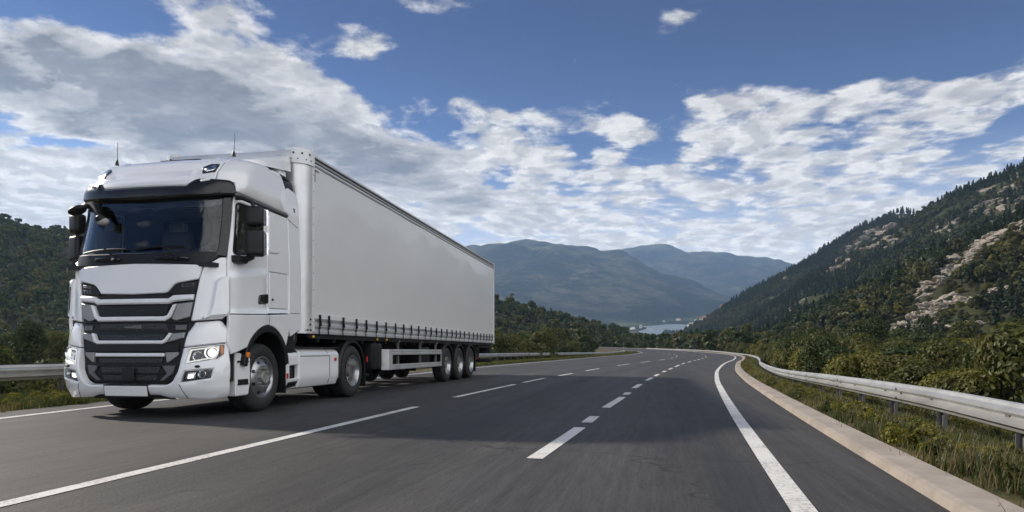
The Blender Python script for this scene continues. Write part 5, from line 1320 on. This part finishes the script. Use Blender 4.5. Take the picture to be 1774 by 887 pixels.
tf=[tuft(G1,60,.22,.12,.005),tuft(G1,60,.17,.16,.006),tuft(G2,50,.28,.10,.0035),tuft(G2,40,.20,.15,.004),tuft(G3,50,.20,.13,.005),weed(G3,260,.20),weed(LEAF['olive'],300,.20),tuft(G1,60,.26,.12,.005)]
gp=[]
for _ in range(26000):
    y=2+rng.uniform(0,1)**1.7*88; o=KO+KW+.13+rng.uniform(0,1)**1.15*5.2; x,yy=side(Cx,y,o)
    if yy<1.5: continue
    if o<KO+KW+.35 and noise.noise(Vector((x*2,yy*2,0)))<0: continue
    gp.append((x,yy,verge_right(o,y)))
instancer('grass',gp,tf,'green and dry yellow weeds along the right verge','grass',(.45,.95))
gp=[]
for _ in range(15000):
    y=6+rng.uniform(0,1)**1.5*140; o=.1+rng.uniform(0,1)**1.1*5.; x=LE(y)-o; p=887+1145*x/y
    if p<-80 or 230<p<800: continue
    gp.append((x,y,verge_left(o,y)))
instancer('grass',gp,[tf[0],tf[1],tf[7],tf[5],tf[0],tf[3]],'green and yellow grass along the left verge','grass',(.5,1.0))
# houses in the valley -----------------------------------------------------------------
M['render']=[pbr('house_render',c,.85) for c in ((.72,.70,.66),(.62,.54,.44),(.70,.64,.56))]
M['tile']=[pbr('roof_tile',c,.85,0,0,.2,2.) for c in ((.20,.11,.085),(.17,.12,.10),(.20,.18,.17))]
M['pane']=pbr('house_window',(.03,.035,.045),.15)
def house(x,y,z,wx,wy,h,rz,wi,ri,label,group):
    r=empty('house',(x,y,z),rz); tag(r,label,'house',group)
    bm=bmesh.new(); prism(bm,[(-wx/2,-1.5),(wx/2,-1.5),(wx/2,h),(0,h+wx*.28),(-wx/2,h)],'y',-wy/2,wy/2); from_bm('wall',bm,M['render'][wi],r,smooth=False)
    bm=bmesh.new(); t=.25
    for sg in (-1,1): prism(bm,[(sg*(wx/2+.5),h-.28),(0,h+wx*.28+.02),(0,h+wx*.28+t),(sg*(wx/2+.5),h-.28+t)],'y',-wy/2-.5,wy/2+.5)
    rf=from_bm('roof',bm,M['tile'][ri],r,smooth=False)
    bm=bmesh.new(); bx(bm,(wx*.2,wy*.2,h+wx*.28+.2),(.7,.7,1.6)); from_bm('chimney',bm,M['render'][wi],rf,smooth=False)
    for fl in range(max(1,int(h//2.8))):
        for i in (-1,1):
            for ax in (0,1):
                bm=bmesh.new()
                if ax==0: bx(bm,(i*wx*.25,-wy/2-.02,1.5+fl*2.8),(1.1,.12,1.3))
                else: bx(bm,(-wx/2-.02,i*wy*.25,1.5+fl*2.8),(.12,1.1,1.3))
                from_bm('window',bm,M['pane'],r,smooth=False)
hs=[]
for px,py,d in [(1240,600,320),(1262,596,400),(1278,603,300),(1292,597,360),(1312,607,250),(1322,606,255),(1345,592,420),(1360,600,330),(1385,585,450),(1395,596,380),(1200,577,1100),(1213,574,1250),(1222,578,1000),(1230,571,1400),(1240,575,1180),(1250,570,1350),(1256,578,1050),(1190,572,1500),(1085,566,1800),(1096,562,1950),(1110,560,2050),(1125,563,1900),(1060,567,1700),(1040,571,1500),(1010,566,1700),(975,572,1500),(1150,553,2600),(1175,551,2700),(1205,549,2600),(1225,552,2500)]:
    x=(px-887)/1145*d; z=float(ground_z([x],[d])[0])
    zz=max(z,GROUND_EYE+(608-py)/1145*d-4) if d<500 else z
    s=.62 if d<500 else 1.2
    wi=random.randrange(3); ri=random.randrange(3)
    house(x,d,zz,random.uniform(7,9)*s,random.uniform(9,13)*s,random.choice([3.2,5.8])*s,random.uniform(-.8,.8),wi,ri,
      ('%s house with %s roof '%(('white','ochre','cream')[wi],('red tiled','brown tiled','grey')[ri]))+('among trees at the mountain foot on the right' if d<500 else 'far off in the valley by the lake'),
      'houses at the foot of the mountain' if d<500 else 'houses in the far valley')
# ------------------------------------------------------------------ air
bm=bmesh.new(); bx(bm,(0,0,(1120-12)/2.),(17600,17600,1120+12))
m=bpy.data.materials.new('haze_air'); m.use_nodes=True; m.node_tree.nodes.clear(); k=N(m.node_tree); out=k.add('ShaderNodeOutputMaterial')
pv=k.add('ShaderNodeVolumePrincipled',{'Color':(.38,.61,1.0),'Density':1.25e-4,'Anisotropy':.2}); k.l.new(pv.outputs[0],out.inputs['Volume'])
hz_=from_bm('haze',bm,m,smooth=False); tag(hz_,'thin blue haze filling the valley','haze',kind='stuff')
